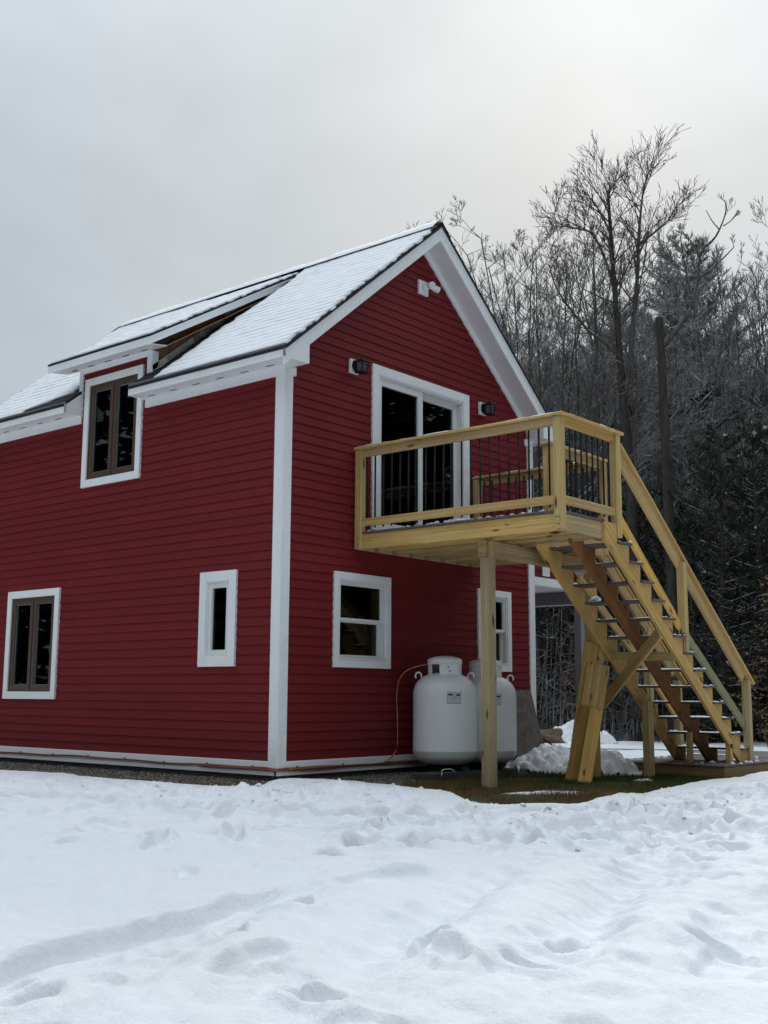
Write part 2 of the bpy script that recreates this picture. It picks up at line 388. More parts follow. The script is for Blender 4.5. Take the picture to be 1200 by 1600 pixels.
dirtc = mixc(t_, ramp(t_, M('MULTIPLY', vl.outputs['Value'], .01, t=t_), [(.070, (0, 0, 0)), (.072, (1, 1, 1))]), (.06, .048, .034), near_c)
t_.links.new(dirtc, p_.inputs['Base Color'])
gnd = grid_mesh('ground', X, Y, Z, FLOORM); tag(gnd, kind='structure')

# snow blanket in front of the house, one detailed heightfield
def seg_dist(X, Y, pts):
    best = np.full(X.shape, 1e9); side = np.zeros(X.shape); par = np.zeros(X.shape); tot = len(pts) - 1
    for i in range(tot):
        (ax, ay), (bx, by) = pts[i], pts[i + 1]; dx, dy = bx - ax, by - ay; l2 = dx * dx + dy * dy
        t = np.clip(((X - ax) * dx + (Y - ay) * dy) / l2, 0, 1); px, py = ax + t * dx, ay + t * dy
        d = np.hypot(X - px, Y - py); s = np.sign(dx * (Y - ay) - dy * (X - ax))
        u = d < best; best = np.where(u, d, best); side = np.where(u, s, side); par = np.where(u, (i + t) / tot, par)
    return best, side, par
EDGE = [(-1.1, 5.9), (-.95, 4.9), (-.82, 3.87), (-.66, 2.95), (-.74, 1.70), (-.76, .65), (-.66, -.22), (-.10, -.08), (.35, -.12), (.62, -.55), (.68, -1.05), (.55, -1.80), (.12, -2.50),
        (.10, -3.05), (.80, -3.12), (1.6, -3.05), (1.75, -3.25), (2.7, -3.10), (3.75, -2.98), (4.55, -3.02), (5.2, -3.05), (6.3, -3.10), (7.4, -3.2), (9, -3.4), (9, 9), (-1.1, 9)]
def inside(X, Y, poly):
    c = np.zeros(X.shape, bool); n = len(poly)
    for i in range(n):
        (x0, y0), (x1, y1) = poly[i], poly[(i + 1) % n]
        cond = ((y0 > Y) != (y1 > Y)); xi = x0 + (Y - y0) * (x1 - x0) / ((y1 - y0) if y1 != y0 else 1e-9)
        c ^= cond & (X < xi)
    return c
_g = random.Random(12); MORE_PRINTS = []
for (ax, ay, bx, by, n) in ((-3.4, -1.6, .6, -5.0, 13), (-2.7, -3.3, 1.6, -5.2, 12), (-2.0, -5.6, 1.0, -4.3, 8), (-1.6, -3.0, 2.6, -4.4, 11), (-3.6, .4, -1.6, -2.2, 8), (-4.6, -5.4, -2.6, -6.6, 6), (2.2, -4.2, 5.5, -4.0, 9)):
    for k in range(n): MORE_PRINTS.append((ax + (bx - ax) * k / n + _g.gauss(0, .13), ay + (by - ay) * k / n + _g.gauss(0, .13)))
def snow_z(X, Y):
    bare = inside(X, Y, EDGE); d, _, _ = seg_dist(X, Y, EDGE[:24])
    sd = np.where(bare, -d, d)
    sd = sd + .05 * fbm(X, Y, .35, 21, 4) + .02 * vnoise(X, Y, .07, 29)
    prof = np.clip(sd / .16, -2.5, 1); prof = np.where(prof > 0, 1 - (1 - prof) ** 2, prof)
    z = .055 * prof
    q = np.clip(sd / .6, 0, 1)
    z = z + q * np.clip(sd / 1.3, .15, 1) * (.034 * fbm(X, Y, 1.7, 3, 3) + .024 * fbm(X, Y, .50, 9, 3) + .012 * fbm(X, Y, .16, 19, 2)) - q * .045 * np.clip(-vnoise(X, Y, .27, 301) - .50, 0, .10) / .10 * np.clip(.4 + vnoise(X, Y, 1.3, 303), 0, 1)
    # rough churned band near the house
    band = np.exp(-((sd - .95) / .75) ** 2) * (.4 + .6 * np.clip((X + 3.2) / 2.5, 0, 1))
    rg = np.abs(fbm(X, Y, .26, 41, 2)); nb = np.clip((sd - .30) / .45, 0, 1); z = z + nb * band * (.034 * (1 - 2.0 * rg) + .040 * np.maximum(fbm(X, Y, .13, 47, 2), 0) - .02)
    band2 = np.exp(-((sd - 1.6) / 1.3) ** 2) * np.clip((X + 3.8) / 2.5, .35, 1) * nb; z = z + band2 * (.017 * np.tanh(4.5 * fbm(X, Y, .17, 141, 2)) + .011 * np.tanh(4 * vnoise(X, Y, .085, 149)) + .060 * np.maximum(vnoise(X, Y, .13, 151) * vnoise(X, Y, .55, 157), 0) - .050 * np.clip((-vnoise(X, Y, .17, 161) - .38) / .14, 0, 1))
    # clods
    cl = np.maximum(vnoise(X, Y, .14, 61) - .42, 0); z = z + .11 * nb * cl * np.clip(band * 1.3, 0, 1)
    # bank by the platform and a heap by the house corner
    z = z + .06 * np.exp(-(((X - 6.2) / 1.4) ** 2 + ((Y + 3.5) / .42) ** 2)) + .022 * np.exp(-(((X - .05) / .42) ** 2 + ((Y + .42) / .40) ** 2))
    z = z + .02 * np.exp(-(((X - 4.9) / .5) ** 2 + ((Y + 3.25) / .25) ** 2))
    wav = .03 * fbm(X, Y, .5, 77, 2)
    # tyre ruts
    for pts, w, dp in (([(-3.1, 1.4), (-2.6, .06), (-2.4, -.65), (-2.16, -1.28)], .12, .050), ([(-1.80, -1.6), (-1.63, -2.29), (-1.5, -2.6)], .12, .055),
                       ([(-1.45, -2.45), (-.9, -2.85), (-.45, -2.97), (.26, -3.6), (.9, -4.2)], .13, .060), ([(-2.5, -2.25), (-2.1, -2.7), (-1.2, -3.3), (-.4, -3.9), (.5, -4.7)], .12, .040),
                       ([(-2.3, -3.16), (-1.7, -3.7), (-1.0, -4.2), (-.2, -4.9)], .11, .032)):
        dd, s_, par = seg_dist(X + wav, Y - wav, pts); k = np.clip(1.2 - .6 * np.abs(vnoise(X, Y, .5, 5)), 0, 1)
        dp = dp * 1.7; z = z - dp * k * np.exp(-(dd / w) ** 8) + dp * .5 * k * np.exp(-((dd - w * 1.5) / (w * .5)) ** 2)
    # the cut edge running down to the left: far side stands higher
    for pts, hgt in (([(-6.6, -3.80), (-5.57, -3.86), (-5.37, -3.84), (-5.07, -3.82), (-4.74, -3.76), (-4.41, -3.80), (-4.15, -3.79), (-3.77, -3.74), (-3.43, -3.79)], .075), ([(-3.42, -3.92), (-3.3, -4.00), (-3.01, -4.16), (-2.8, -4.35)], .026)):
        dd, s_, par = seg_dist(X + .3 * wav, Y + .5 * wav, pts); sd2 = dd * s_
        end = np.clip((1 - par) * 5, 0, 1) * np.clip(par * 9 + .3, 0, 1) * (dd < 1.2)
        z = z + end * hgt * 1.5 * (np.clip(sd2 / .035, 0, 1) * .85 + .15 * np.clip((sd2 - .03) / .09, 0, 1) - 1) * np.where(sd2 < 0, np.exp(-(dd / .30) ** 2), 1) + end * .030 * np.exp(-((sd2 - .07) / .07) ** 2)
    # soft ridges and troughs sweeping towards the camera on the right
    for pts, w, hgt in (([(-1.7, -4.3), (-2.13, -4.74), (-2.95, -4.98), (-3.73, -5.3), (-4.31, -5.6), (-4.97, -5.7), (-6, -5.9)], .24, .050), ([(-.6, -5.2), (-1.14, -5.67), (-2.25, -5.74), (-3.19, -5.9), (-4.05, -6.16), (-5, -6.5)], .26, .055),
                        ([(-2.0, -3.7), (-2.7, -3.99), (-3.35, -4.12), (-4.52, -4.5), (-5.54, -4.95), (-6.5, -5.3)], .22, .034), ([(-1.2, -4.9), (-2.2, -5.25), (-3.2, -5.55), (-4.4, -5.95)], .16, -.045),
                        ([(-.6, -4.3), (-1.6, -4.5), (-2.6, -4.62), (-3.7, -4.85), (-5, -5.3)], .15, -.035)):
        dd, s_, par = seg_dist(X + 3 * wav, Y + 2.2 * wav, pts); e = np.clip(par * 6, 0, 1) * np.clip((1 - par) * 6, 0, 1)
        hgt = hgt * 1.9; z = z + hgt * e * np.exp(-(dd / w) ** 2) * (.75 + .35 * vnoise(X, Y, .6, 88))
        z = z + .014 * e * np.exp(-(dd / (w * 1.4)) ** 2) * np.sin(par * 150 + 2 * vnoise(X, Y, .4, 6)) * (hgt < 0)
    # footprints
    for i, (fx, fy) in enumerate([(-4.64, -4.38), (-5.03, -4.30), (-5.06, -4.86), (-4.13, -4.26), (-4.04, -5.18), (-4.24, -5.24), (-1.85, -4.99), (-1.71, -5.28), (-1.83, -5.45), (-5.0, -5.32), (-5.82, -4.49), (-5.7, -4.2),
                                  (-2.51, -5.99), (-4.78, -4.79), (-2.3, -3.16), (-2.71, -2.3), (-3.29, -2.11), (-2.26, -3.92), (-1.9, -4.09), (-1.01, -3.77), (-.1, -4.32), (-2.08, -3.39), (-3.7, -2.9), (-3.1, -1.2), (-1.2, -4.75), (-.6, -5.5), (-.7, -4.6), (.3, -5.2), (-1.4, -3.2)] + MORE_PRINTS):
        a = .9 + .8 * math.sin(i * 2.3); ca, sa = math.cos(a), math.sin(a); X2, Y2 = X + .8 * wav, Y - .8 * wav
        u, v = (X2 - fx) * ca + (Y2 - fy) * sa, -(X2 - fx) * sa + (Y2 - fy) * ca
        k = .6 + .4 * math.sin(i * 5.1); q2 = (u / .14) ** 2 + (v / .065) ** 2
        z = z - .105 * k * np.exp(-q2 ** 4.5) + .030 * k * np.exp(-((np.sqrt(q2) - 1.5) / .45) ** 2)
    fine = .009 * fbm(X, Y, .11, 91, 3) * q
    return ground_z(X, Y) + z + fine - np.where(sd < -.1, .08, 0)
xs = np.arange(-7.4, 9.01, .023); ys = np.arange(-8.2, 6.0, .023)
X, Y = np.meshgrid(xs, ys)
keep = (~inside(X, Y, [(-.2, .4), (.9, -.3), (1.1, -2.0), (.8, -2.7), (3.5, -2.6), (9.2, -2.7), (9.2, 9), (-.2, 9)])) & (X + Y > -14.2) & (Y - X < 8.0) & (X - Y < 12.5)
Z = snow_z(X, Y)
sn = grid_mesh('snow', X, Y, Z, SNOW, keep); tag(sn, kind='structure')
# coarser snow carrying on around the detailed part
xs = np.arange(-60, 60, .5); X, Y = np.meshgrid(xs, xs)
det = (X > -7.0) & (X < 8.6) & (Y > -7.8) & (Y < 5.6) & (X + Y > -13.2) & (Y - X < 7.2) & (X - Y < 11.6)
keepo = (np.hypot(X, Y) < 34) & ~((X > -1.8) & (X < 8) & (Y > -3.8) & (Y < 6.6)) & ~((X * .765 + Y * .644 > 4.3) & (Y * .765 - X * .644 > -19) & (Y * .765 - X * .644 < 15))
so = grid_mesh('snow_field', X, Y, ground_z(X, Y) + np.where(det, -.16, .045), SNOW, keepo); tag(so, kind='structure')
# snow lying behind the house with a bank at the edge of the woods
u = np.arange(4.9, 26, .22); w = np.arange(-20, 16, .22); U, V = np.meshgrid(u, w)
X, Y = U * .765 - V * .644, U * .644 + V * .765
Zb = ground_z(X, Y) + .05 + .05 * fbm(X, Y, 2.2, 15, 3) + .02 * fbm(X, Y, .7, 17, 2) + .22 * np.exp(-((U - 15.2) / 1.5) ** 2) * (.6 + .5 * vnoise(X, Y, 1.7, 33))
dr, _, _ = seg_dist(X, Y, [(2.5, 12.2), (6.2, 6.6), (9.3, 2.2), (10.4, .2), (11.5, -3.2), (12.0, -8)])
Zb = Zb - .16 * np.exp(-(dr / 1.25) ** 6)
mk = ~((X < 6.5) & (X > -1) & (Y < 7) & (Y > -3.4)) & ~inside(X, Y, [(-7, -8), (8.6, -8.2), (8.6, -3.6), (4, -3.2), (-1, -3)])
sb = grid_mesh('back_snow', X, Y, Zb, SNOWC, mk); tag(sb, kind='structure')
pts = [(2.5, 12.2), (6.2, 6.6), (9.3, 2.2), (10.4, .2), (11.5, -3.2), (12.0, -8)]
v_, f_ = [], []
fine_pts = [Vector((*pts[i], 0)).lerp(Vector((*pts[i + 1], 0)), k / 8) for i in range(5) for k in range(8)] + [Vector((*pts[-1], 0))]
for i, p in enumerate(fine_pts):
    d = (fine_pts[min(i + 1, len(fine_pts) - 1)] - fine_pts[max(i - 1, 0)]).normalized(); n_ = Vector((-d.y, d.x, 0))
    for s in (-1.15, 1.15):
        q = p + n_ * s; v_.append((q.x, q.y, float(ground_z(q.x, q.y)) - .02 + .03))
    if i: f_.append((2 * i - 2, 2 * i - 1, 2 * i + 1, 2 * i))
dv = mesh('driveway', v_, f_, DRIVE); tag(dv, kind='structure')
# bare earth next to the house
E_ = [(-1.25, 6.2), (-1.2, 3.9), (-.95, 2), (-1.0, 0), (-.5, -.9), (.2, -2.2), (-.3, -3.4), (2, -3.6), (7.5, -3.6), (7.5, 1.5), (5, 6.2)]
xs = np.arange(-1.4, 7.8, .12); ys = np.arange(-3.8, 6.3, .12); X, Y = np.meshgrid(xs, ys)
Ze = ground_z(X, Y) + .004 + .008 * fbm(X, Y, .5, 55, 3)
eb = grid_mesh('bare_earth', X, Y, Ze, EARTH, inside(X, Y, E_)); tag(eb, kind='structure')
# ------------------------------------------------------------------ the house
house = empty('house', (2.45, 2.9, -.2))
tag(house, 'red clapboard house with white trim, steep snowy roof, shed dormer and sliding door upstairs', 'house')
R_ = .1016; ZR, SL = 6.62, .82
def wb(wall, a0, a1, z0, z1, o0, o1):
    return (-o1, -o0, a0, a1, z0, z1) if wall == 'L' else (a0, a1, -o1, -o0, z0, z1)
def wbox(name, wall, a0, a1, z0, z1, o0, o1, m, parent, bev=0): return box(name, *wb(wall, a0, a1, z0, z1, o0, o1), m, parent, bev)
OPEN = {'L': [(3.98, 5.13, .63, 2.02), (.665, 1.24, 1.0, 2.04), (2.45, 3.61, 3.30, 4.70)],
        'G': [(.83, 1.79, 1.0, 2.055), (3.585, 4.33, 1.015, 2.06), (1.46, 3.39, 2.59, 4.60)]}
def lim(wall, z):
    if wall == 'L': return (.09, 5.84) if z < 4.166 else (2.33, 3.72)
    h = (6.34 - z) / SL
    return (max(.09, 2.45 - h), min(4.81, 2.45 + h))
def wall_shell(name, wall, rects):
    a_s = sorted({r[i] for r in rects for i in (0, 1)}); z_s = sorted({r[i] for r in rects for i in (2, 3)})
    lst = []
    for i in range(len(a_s) - 1):
        for j in range(len(z_s) - 1):
            am, zm = (a_s[i] + a_s[i + 1]) / 2, (z_s[j] + z_s[j + 1]) / 2
            if not any(r[0] < am < r[1] and r[2] < zm < r[3] for r in rects[:1]): continue
            if any(r[0] < am < r[1] and r[2] < zm < r[3] for r in rects[1:]): continue
            lst.append(wb(wall, a_s[i], a_s[i + 1], z_s[j], z_s[j + 1], -.12, 0))
    return boxes(name, lst, DARKIN, house)
def shrink(r, k=.06): return (r[0] + k, r[1] - k, r[2] + k, r[3] - k)
sideW = wall_shell('side_wall', 'L', [(.12, 5.80, -.15, 4.40)] + [shrink(r) for r in OPEN['L'][:2]] + [(2.53, 3.53, 3.38, 4.40)])
dormW = boxes('dormer_wall', [(0, .12, 2.33, 3.72, 4.63, 4.88), (0, .12, 2.33, 2.53, 4.40, 4.63), (0, .12, 3.53, 3.72, 4.40, 4.63)], DARKIN, house)
gabW = wall_shell('gable_wall', 'G', [(0, 4.9, -.15, 4.22)] + [shrink(r) for r in OPEN['G'][:2]] + [(1.55, 3.30, 2.62, 4.22)])
for nm_, pl in (('gable_top', [(0, 4.22), (1.55, 4.22), (1.55, 5.80), (0.02, 4.50)]), ('gable_top', [(3.30, 4.22), (4.9, 4.22), (4.88, 4.50), (3.30, 5.85)]), ('gable_top', [(1.55, 4.50), (3.30, 4.50), (3.30, 5.85), (2.45, 6.5), (1.55, 5.80)])):
    prism(nm_, pl, 0, .12, 'y', DARKIN, gabW)
def clapboards(wall, parent, zmax, seed):
    rr = random.Random(seed); k = 0
    while k * R_ < zmax:
        z = k * R_; z1 = min(z + R_, zmax); lo, hi = lim(wall, z + .001); lo1, hi1 = lim(wall, z1)
        if hi - lo < .05: break
        br = {lo, hi}
        for r in OPEN[wall]:
            for a in r[:2]:
                if lo < a < hi: br.add(a)
        j0 = rr.uniform(.4, 5.0)
        while j0 < hi:
            if lo + .3 < j0 < hi - .3: br.add(round(j0, 3))
            j0 += 4.88
        joints = {b for b in br if not any(abs(b - a) < 1e-6 for r in OPEN[wall] for a in r[:2])}
        br = sorted(br); groups = []; cur = []
        for i in range(len(br) - 1):
            a0, a1 = br[i], br[i + 1]; am = (a0 + a1) / 2; iv = [(z, z1)]
            for r in OPEN[wall]:
                if r[0] < am < r[1]:
                    n = []
                    for (p, q) in iv:
                        if r[3] <= p or r[2] >= q: n.append((p, q)); continue
                        if r[2] > p + .004: n.append((p, r[2]))
                        if r[3] < q - .004: n.append((r[3], q))
                    iv = n
            if cur and (a0 in joints): groups.append(cur); cur = []
            if iv: cur.append((a0, a1, iv))
            elif cur: groups.append(cur); cur = []
        if cur: groups.append(cur)
        for g in groups:
            vs, fs = [], []; jit = rr.uniform(-.0012, .0012)
            for (a0, a1, iv) in g:
                for (p, q) in iv:
                    def oz(zz): return .0170 - .0120 * (zz - z) / R_ + jit
                    pe, qe = (a0 + (.0012 if a0 in joints else 0)), (a1 - (.0012 if a1 in joints else 0))
                    b0 = max(pe, lo1) if a0 == lo else pe; b1 = min(qe, hi1) if a1 == hi else qe
                    q2 = q + (.012 if q == z1 else 0); n = len(vs)
                    kf = .010 if p == z else 0; c = [(pe, oz(p), p), (qe, oz(p), p), (qe, 0, p + kf), (pe, 0, p + kf), (b0, oz(q2), q2), (b1, oz(q2), q2), (b1, 0, q2), (b0, 0, q2)]
                    vs += [((-o, a, zz) if wall == 'L' else (a, -o, zz)) for (a, o, zz) in c]
                    fs += [tuple(i_ + n for i_ in f) for f in BF]
            o = mesh('clapboard', vs, fs, RED, parent); fixn(o)
        k += 1
clapboards('L', sideW, 4.82, 5); clapboards('G', gabW, 6.34, 9)
# the two far walls and inner floor
boxes('back_wall', [(0, 4.9, 5.80, 5.92, -.15, 4.2)], RED, house)
prism('back_gable', [(0, 4.2), (4.9, 4.2), (2.45, 6.3)], 5.80, 5.92, 'y', RED, house)
lapv, lapf = [], []
for k in range(41):
    n = len(lapv); z = k * R_; lapv += [(4.921, .1, z), (4.921, 5.82, z), (4.906, 5.82, z + R_), (4.906, .1, z + R_), (4.90, .1, z), (4.90, 5.82, z)]; lapf += [(n, n + 1, n + 2, n + 3), (n + 4, n + 5, n + 1, n)]
boxes('far_side_wall', [(4.78, 4.90, .12, 5.8, -.15, 4.3)], DARKIN, house)
tag(mesh('siding', lapv, lapf, RED, house), kind='stuff')
box('floor', .1, 4.8, .1, 5.8, -.14, -.10, DARKIN, house); box('upper_floor', .1, 4.8, .1, 5.8, 2.34, 2.52, DARKIN, house)
# foundation and base boards
boxes('foundation', [(.01, 4.89, .01, 5.9, -.55, -.15)], CONC, house)
for wll, ln in (('L', 5.92), ('G', 4.88)):
    wbox('base_board', wll, .10 if wll == 'L' else .10, ln - .10, -.095, 0, 0, .030, WHITE, house, .003)
    wbox('water_table', wll, -.03 if wll == 'L' else -.036, ln, -.145, -.098, 0, .036, WHITE, house, .003)
# corner boards
box('corner_board', -.034, 0, -.034, .103, -.0965, 4.165, WHITE, house, .003); box('corner_board', .0005, .105, -.034, -.0005, -.0965, 4.165, WHITE, house, .003)
box('corner_board', 4.80, 4.90, -.034, -.0005, -.0965, 4.165, WHITE, house, .003); box('corner_board', 4.9005, 4.934, -.034, .10, -.0965, 4.165, WHITE, house, .003)
box('corner_board', -.034, 0, 5.82, 5.95, -.0965, 4.165, WHITE, house)
# frieze, soffit, fascia along the eave wall: two runs, either side of the dormer
OV = .28; rx_ = lambda x: ZR - SL * (2.45 - x)
for (y0, y1) in ((-.03, 2.375), (3.69, 5.95)):
    box('frieze_board', -.036, 0, y0, y1, 4.152, 4.262, WHITE, house, .003)
for (y0, y1) in ((-OV, 2.36), (3.69, 6.2)):
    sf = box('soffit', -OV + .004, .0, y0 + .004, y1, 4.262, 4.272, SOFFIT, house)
    yy = y0 + .35
    while yy < y1 - .15:
        box('vent_slot', -.105, -.085, yy, yy + .125, 4.2595, 4.2625, BLACK, sf); yy += .41
    box('fascia', -OV - .014, -OV + .004, y0 - .012, y1, 4.248, 4.358, WHITE, house, .003)
    box('drip_edge', -OV - .026, -OV + .01, y0 - .02, y1, 4.3585, 4.385, DRIP, house)
for (ya, yb) in ((2.3605, 2.372), (3.678, 3.6895)):
    prism('eave_end', [(-OV - .014, 4.248), (-.0005, 4.248), (-.0005, rx_(-.0005) - .036), (-OV - .014, rx_(-OV - .014) - .036)], ya, yb, 'y', WHITE, house)
box('frieze_return', .1055, .153, -.034, -.0005, 4.165, 4.262, WHITE, house, .002)
box('frieze_return', 0.0005, .1050, -.034, -.0005, 4.1655, 4.262, WHITE, house, .002)
box('frieze_return', 4.745, 4.936, -.034, -.0005, 4.1655, 4.262, WHITE, house, .002)
# rake boards, rake soffit and frieze, eave returns on the gable
def rz(x, off=0): return ZR + off - SL * abs(x - 2.45)
for s in (-1, 1):
    X_ = lambda d: 2.45 + s * d
    e = 2.45 + OV + .014
    # fascia board following the slope (proud board) with a narrow shadow board above
    prism('rake_board', [(X_(0), rz(X_(0), -.215)), (X_(e), rz(X_(e), -.215)), (X_(e), rz(X_(e), -.045)), (X_(0), rz(X_(0), -.045))], -OV - .012, -OV + .01, 'y', WHITE, house)
    prism('shadow_board', [(X_(0), rz(X_(0), -.075)), (X_(e), rz(X_(e), -.075)), (X_(e), rz(X_(e), -.042)), (X_(0), rz(X_(0), -.042))], -OV - .026, -OV - .0125, 'y', WHITE, house)
    prism('drip_edge', [(X_(0), rz(X_(0), -.0415)), (X_(e + .012), rz(X_(e + .012), -.0415)), (X_(e + .012), rz(X_(e + .012), -.010)), (X_(0), rz(X_(0), -.010))], -OV - .036, -OV + .01, 'y', DRIP, house)
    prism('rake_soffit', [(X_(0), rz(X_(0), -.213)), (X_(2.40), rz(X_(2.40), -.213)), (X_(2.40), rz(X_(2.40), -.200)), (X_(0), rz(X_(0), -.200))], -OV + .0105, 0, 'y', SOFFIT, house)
    prism('rake_frieze', [(X_(0), rz(X_(0), -.325)), (X_(2.42), rz(X_(2.42), -.325)), (X_(2.42), rz(X_(2.42), -.2135)), (X_(0), rz(X_(0), -.2135))], -.033, -.0005, 'y', WHITE, house)
    # boxed return
    xa, xb = (-OV - .014, .085) if s < 0 else (4.815, 5.194)
    zi = rz(.085, -.2155)
    poly = [(xa, 4.248), (xb, 4.248), (xb, rz(xb, -.2155)), (xa, rz(xa, -.2155) if rz(xa, -.2155) > 4.25 else 4.25)]
    if s > 0: poly = [(xa, 4.248), (xb, 4.248), (xb, 4.25), (xa, rz(xa, -.2155))]
    prism('eave_return', poly, -OV - .0115, -OV + .0095, 'y', WHITE, house)
    box('eave_return', xb - .012 if s < 0 else xa, xb if s < 0 else xa + .012, -OV + .010, -.0005, 4.250, rz(.085, -.216), WHITE, house)
    box('return_soffit', (-OV + .0045) if s < 0 else 4.828, .0725 if s < 0 else 5.175, -OV + .0105, -.0005, 4.250, 4.2605, SOFFIT, house)
box('fascia', 5.176, 5.194, -OV - .0115, 6.2, 4.248, 4.358, WHITE, house); box('soffit', 4.9365, 5.175, .0, 6.2, 4.262, 4.272, SOFFIT, house)
box('frieze_board', 4.9005, 4.936, .0, 5.95, 4.152, 4.262, WHITE, house)
# roof deck
roof = mesh('roof', [(-OV - .02, -OV - .03, 4.345 + .012), (2.45, -OV - .03, ZR - .012), (2.45, 6.21, ZR - .012), (-OV - .02, 6.21, 4.357), (5.20, -OV - .03, 4.357), (5.20, 6.21, 4.357)], [(1, 4, 5, 2)], DARKIN, house)
def slab(name, quad, th, m, parent):
    q = [Vector(v) for v in quad]; n = (q[1] - q[0]).cross(q[2] - q[0]).normalized()
    if n.z < 0: n = -n
    vs = [v - n * th for v in q] + q; o = mesh(name, vs, BF, m, parent); fixn(o); return o
rx = lambda x, dz=0: (x, ZR + dz - SL * (2.45 - x))
def lslab(name, x0, x1, y0, y1, th=.028, dz=-.006, m=SHING, parent=None):
    return slab(name, [(x0, y0, rx(x0, dz)[1]), (x1, y0, rx(x1, dz)[1]), (x1, y1, rx(x1, dz)[1]), (x0, y1, rx(x0, dz)[1])], th, m, parent or roof)
xe = -OV - .034
lslab('roof_deck', xe, 2.45, -OV - .04, 2.36); lslab('roof_deck', xe, 2.45, 3.69, 6.21); lslab('roof_deck', .14, 2.45, 2.36, 3.69)
slab('roof_deck', [(2.45, -OV - .04, ZR - .006), (5.214, -OV - .04, ZR - .006 - SL * 2.764), (5.214, 6.21, ZR - .006 - SL * 2.764), (2.45, 6.21, ZR - .006)], .028, SHING, roof)
# shingle tabs, course by course
def shingles(name, x0, x1, y0f, y1f, zf, sl, sgn=1, seed=1):
    rr = random.Random(seed); cs = math.cos(math.atan(sl)); sn_ = math.sin(math.atan(sl)); ex = .143 * cs
    vs, fs = [], []; x = x0; k = 0
    while x < x1 - .01:
        xt = min(x + ex, x1); y = y0f(x) ; ye = y1f(x); first = True
        while y < ye:
            wd = rr.uniform(.12, .26); yb = min(y + wd, ye); th = rr.uniform(.005, .010); dn = rr.choice((0, 0, .012))
            n = len(vs); a, b = x - dn * cs * .6, xt
            za, zb = zf(a), zf(b)
            for (px, pz, t) in ((a, za, th), (b, zb, .001)):
                for yv in (y + .002, yb - .002): vs.append((px - sgn * sn_ * t, yv, pz + cs * t))
            vs += [(a, y + .002, za - .004), (a, yb - .002, za - .004)]
            fs += [(n, n + 1, n + 3, n + 2), (n, n + 4, n + 5, n + 1)]; y = yb
        x += ex; k += 1
    o = mesh(name, vs, fs, SHING, roof); fixn(o); tag(o, kind='stuff'); return o
zm = lambda x: ZR - .006 - SL * (2.45 - x)
shingles('shingle_courses', xe + .002, 2.45, lambda x: -OV - .042, lambda x: 2.30 if x > 0 else 2.36, zm, SL, 1, 1)
shingles('shingle_courses', xe + .002, 2.45, lambda x: 3.75 if x > 0 else 3.69, lambda x: 6.2, zm, SL, 1, 2)
# dormer
DZ0, DS = 4.955, .595
dz = lambda x: DZ0 + DS * (x + .28)
xr = (6.62 - .82 * 2.45 - DZ0 - DS * .28) / (DS - .82)     # where the dormer roof meets the main roof
dorm = mesh('dormer', [(0.002, 2.30, 4.30), (.002, 2.30, dz(0) - .06), (xr - .05, 2.30, dz(xr - .05) - .03)], [(0, 1, 2)], OSB, house)
dsl = lambda n, x0, x1, y0, y1, th, off, m: slab(n, [(x0, y0, dz(x0) + off), (x1, y0, dz(x1) + off), (x1, y1, dz(x1) + off), (x0, y1, dz(x0) + off)], th, m, dorm)
dsl('dormer_roof', -.305, xr, 2.005, 4.095, .022, 0, SHING)
shd = shingles('shingle_courses', -.30, xr, lambda x: 2.003, lambda x: 4.097, dz, DS, 1, 5)
box('dormer_fascia', -.294, -.276, 2.03, 4.075, DZ0 - .125, DZ0 - .024, WHITE, dorm, .003)
for (ya, yb) in ((2.018, 2.036), (4.068, 4.086)):
    prism('dormer_rake_board', [(-.296, dz(-.296) - .125), (xr - .1, dz(xr - .1) - .125), (xr, dz(xr) - .024), (-.296, dz(-.296) - .024)], ya, yb, 'y', WHITE, dorm)
    prism('dormer_shadow_board', [(-.296, dz(-.296) - .050), (xr - .1, dz(xr - .1) - .050), (xr, dz(xr) - .023), (-.296, dz(-.296) - .023)], ya - .010 if ya < 3 else yb, ya - .0005 if ya < 3 else yb + .01, 'y', WHITE, dorm)
prism('dormer_soffit', [(-.276, 4.838), (0.0, 4.876), (0.0, 4.888), (-.276, 4.85)], 2.037, 4.067, 'y', SOFFIT, dorm)
yy = 2.30
while yy < 3.75: box('vent_slot', -.10, -.08, yy, yy + .12, 4.8595, 4.8655, BLACK, dorm); yy += .36
prism('dormer_rake_soffit', [(.0, 4.876), (xr - .2, dz(xr - .2) - .16), (xr - .2, dz(xr - .2) - .14), (.0, 4.888)], 2.037, 2.30, 'y', OSB, dorm)
box('dormer_frieze', -.036, 0, 2.30, 3.755, 4.806, 4.876, WHITE, dorm, .003)
box('dormer_corner_board', -.034, 0, 3.685, 3.755, 4.2625, 4.8055, WHITE, dorm, .003); box('dormer_corner_board', -.034, 0, 2.30, 2.366, 4.37, 4.8055, WHITE, dorm, .003)
box('dormer_corner_board', -.034, .06, 2.262, 2.2995, 4.58, 4.86, WHITE, dorm, .003)
# bare sheathing boards on the cheek, cut to the two roof slopes
x = .03; i = 0
while x < xr - .35:
    x1 = min(x + .20, xr - .3); pl = [(x, ZR - SL * (2.45 - x)), (x1 - .006, ZR - SL * (2.45 - x1)), (x1 - .006, dz(x1) - .05), (x, dz(x) - .05)]
    prism('sheathing_panel', pl, 2.284 - .006 * (i % 2), 2.299, 'y', OSB, dorm); x = x1; i += 1
prism('cheek_felt', [(.0, ZR - SL * 2.45), (xr - .3, zm(xr - .3)), (xr - .3, zm(xr - .3) + .05), (.0, ZR - SL * 2.45 + .10)], 2.270, 2.2775, 'y', SHING, dorm)
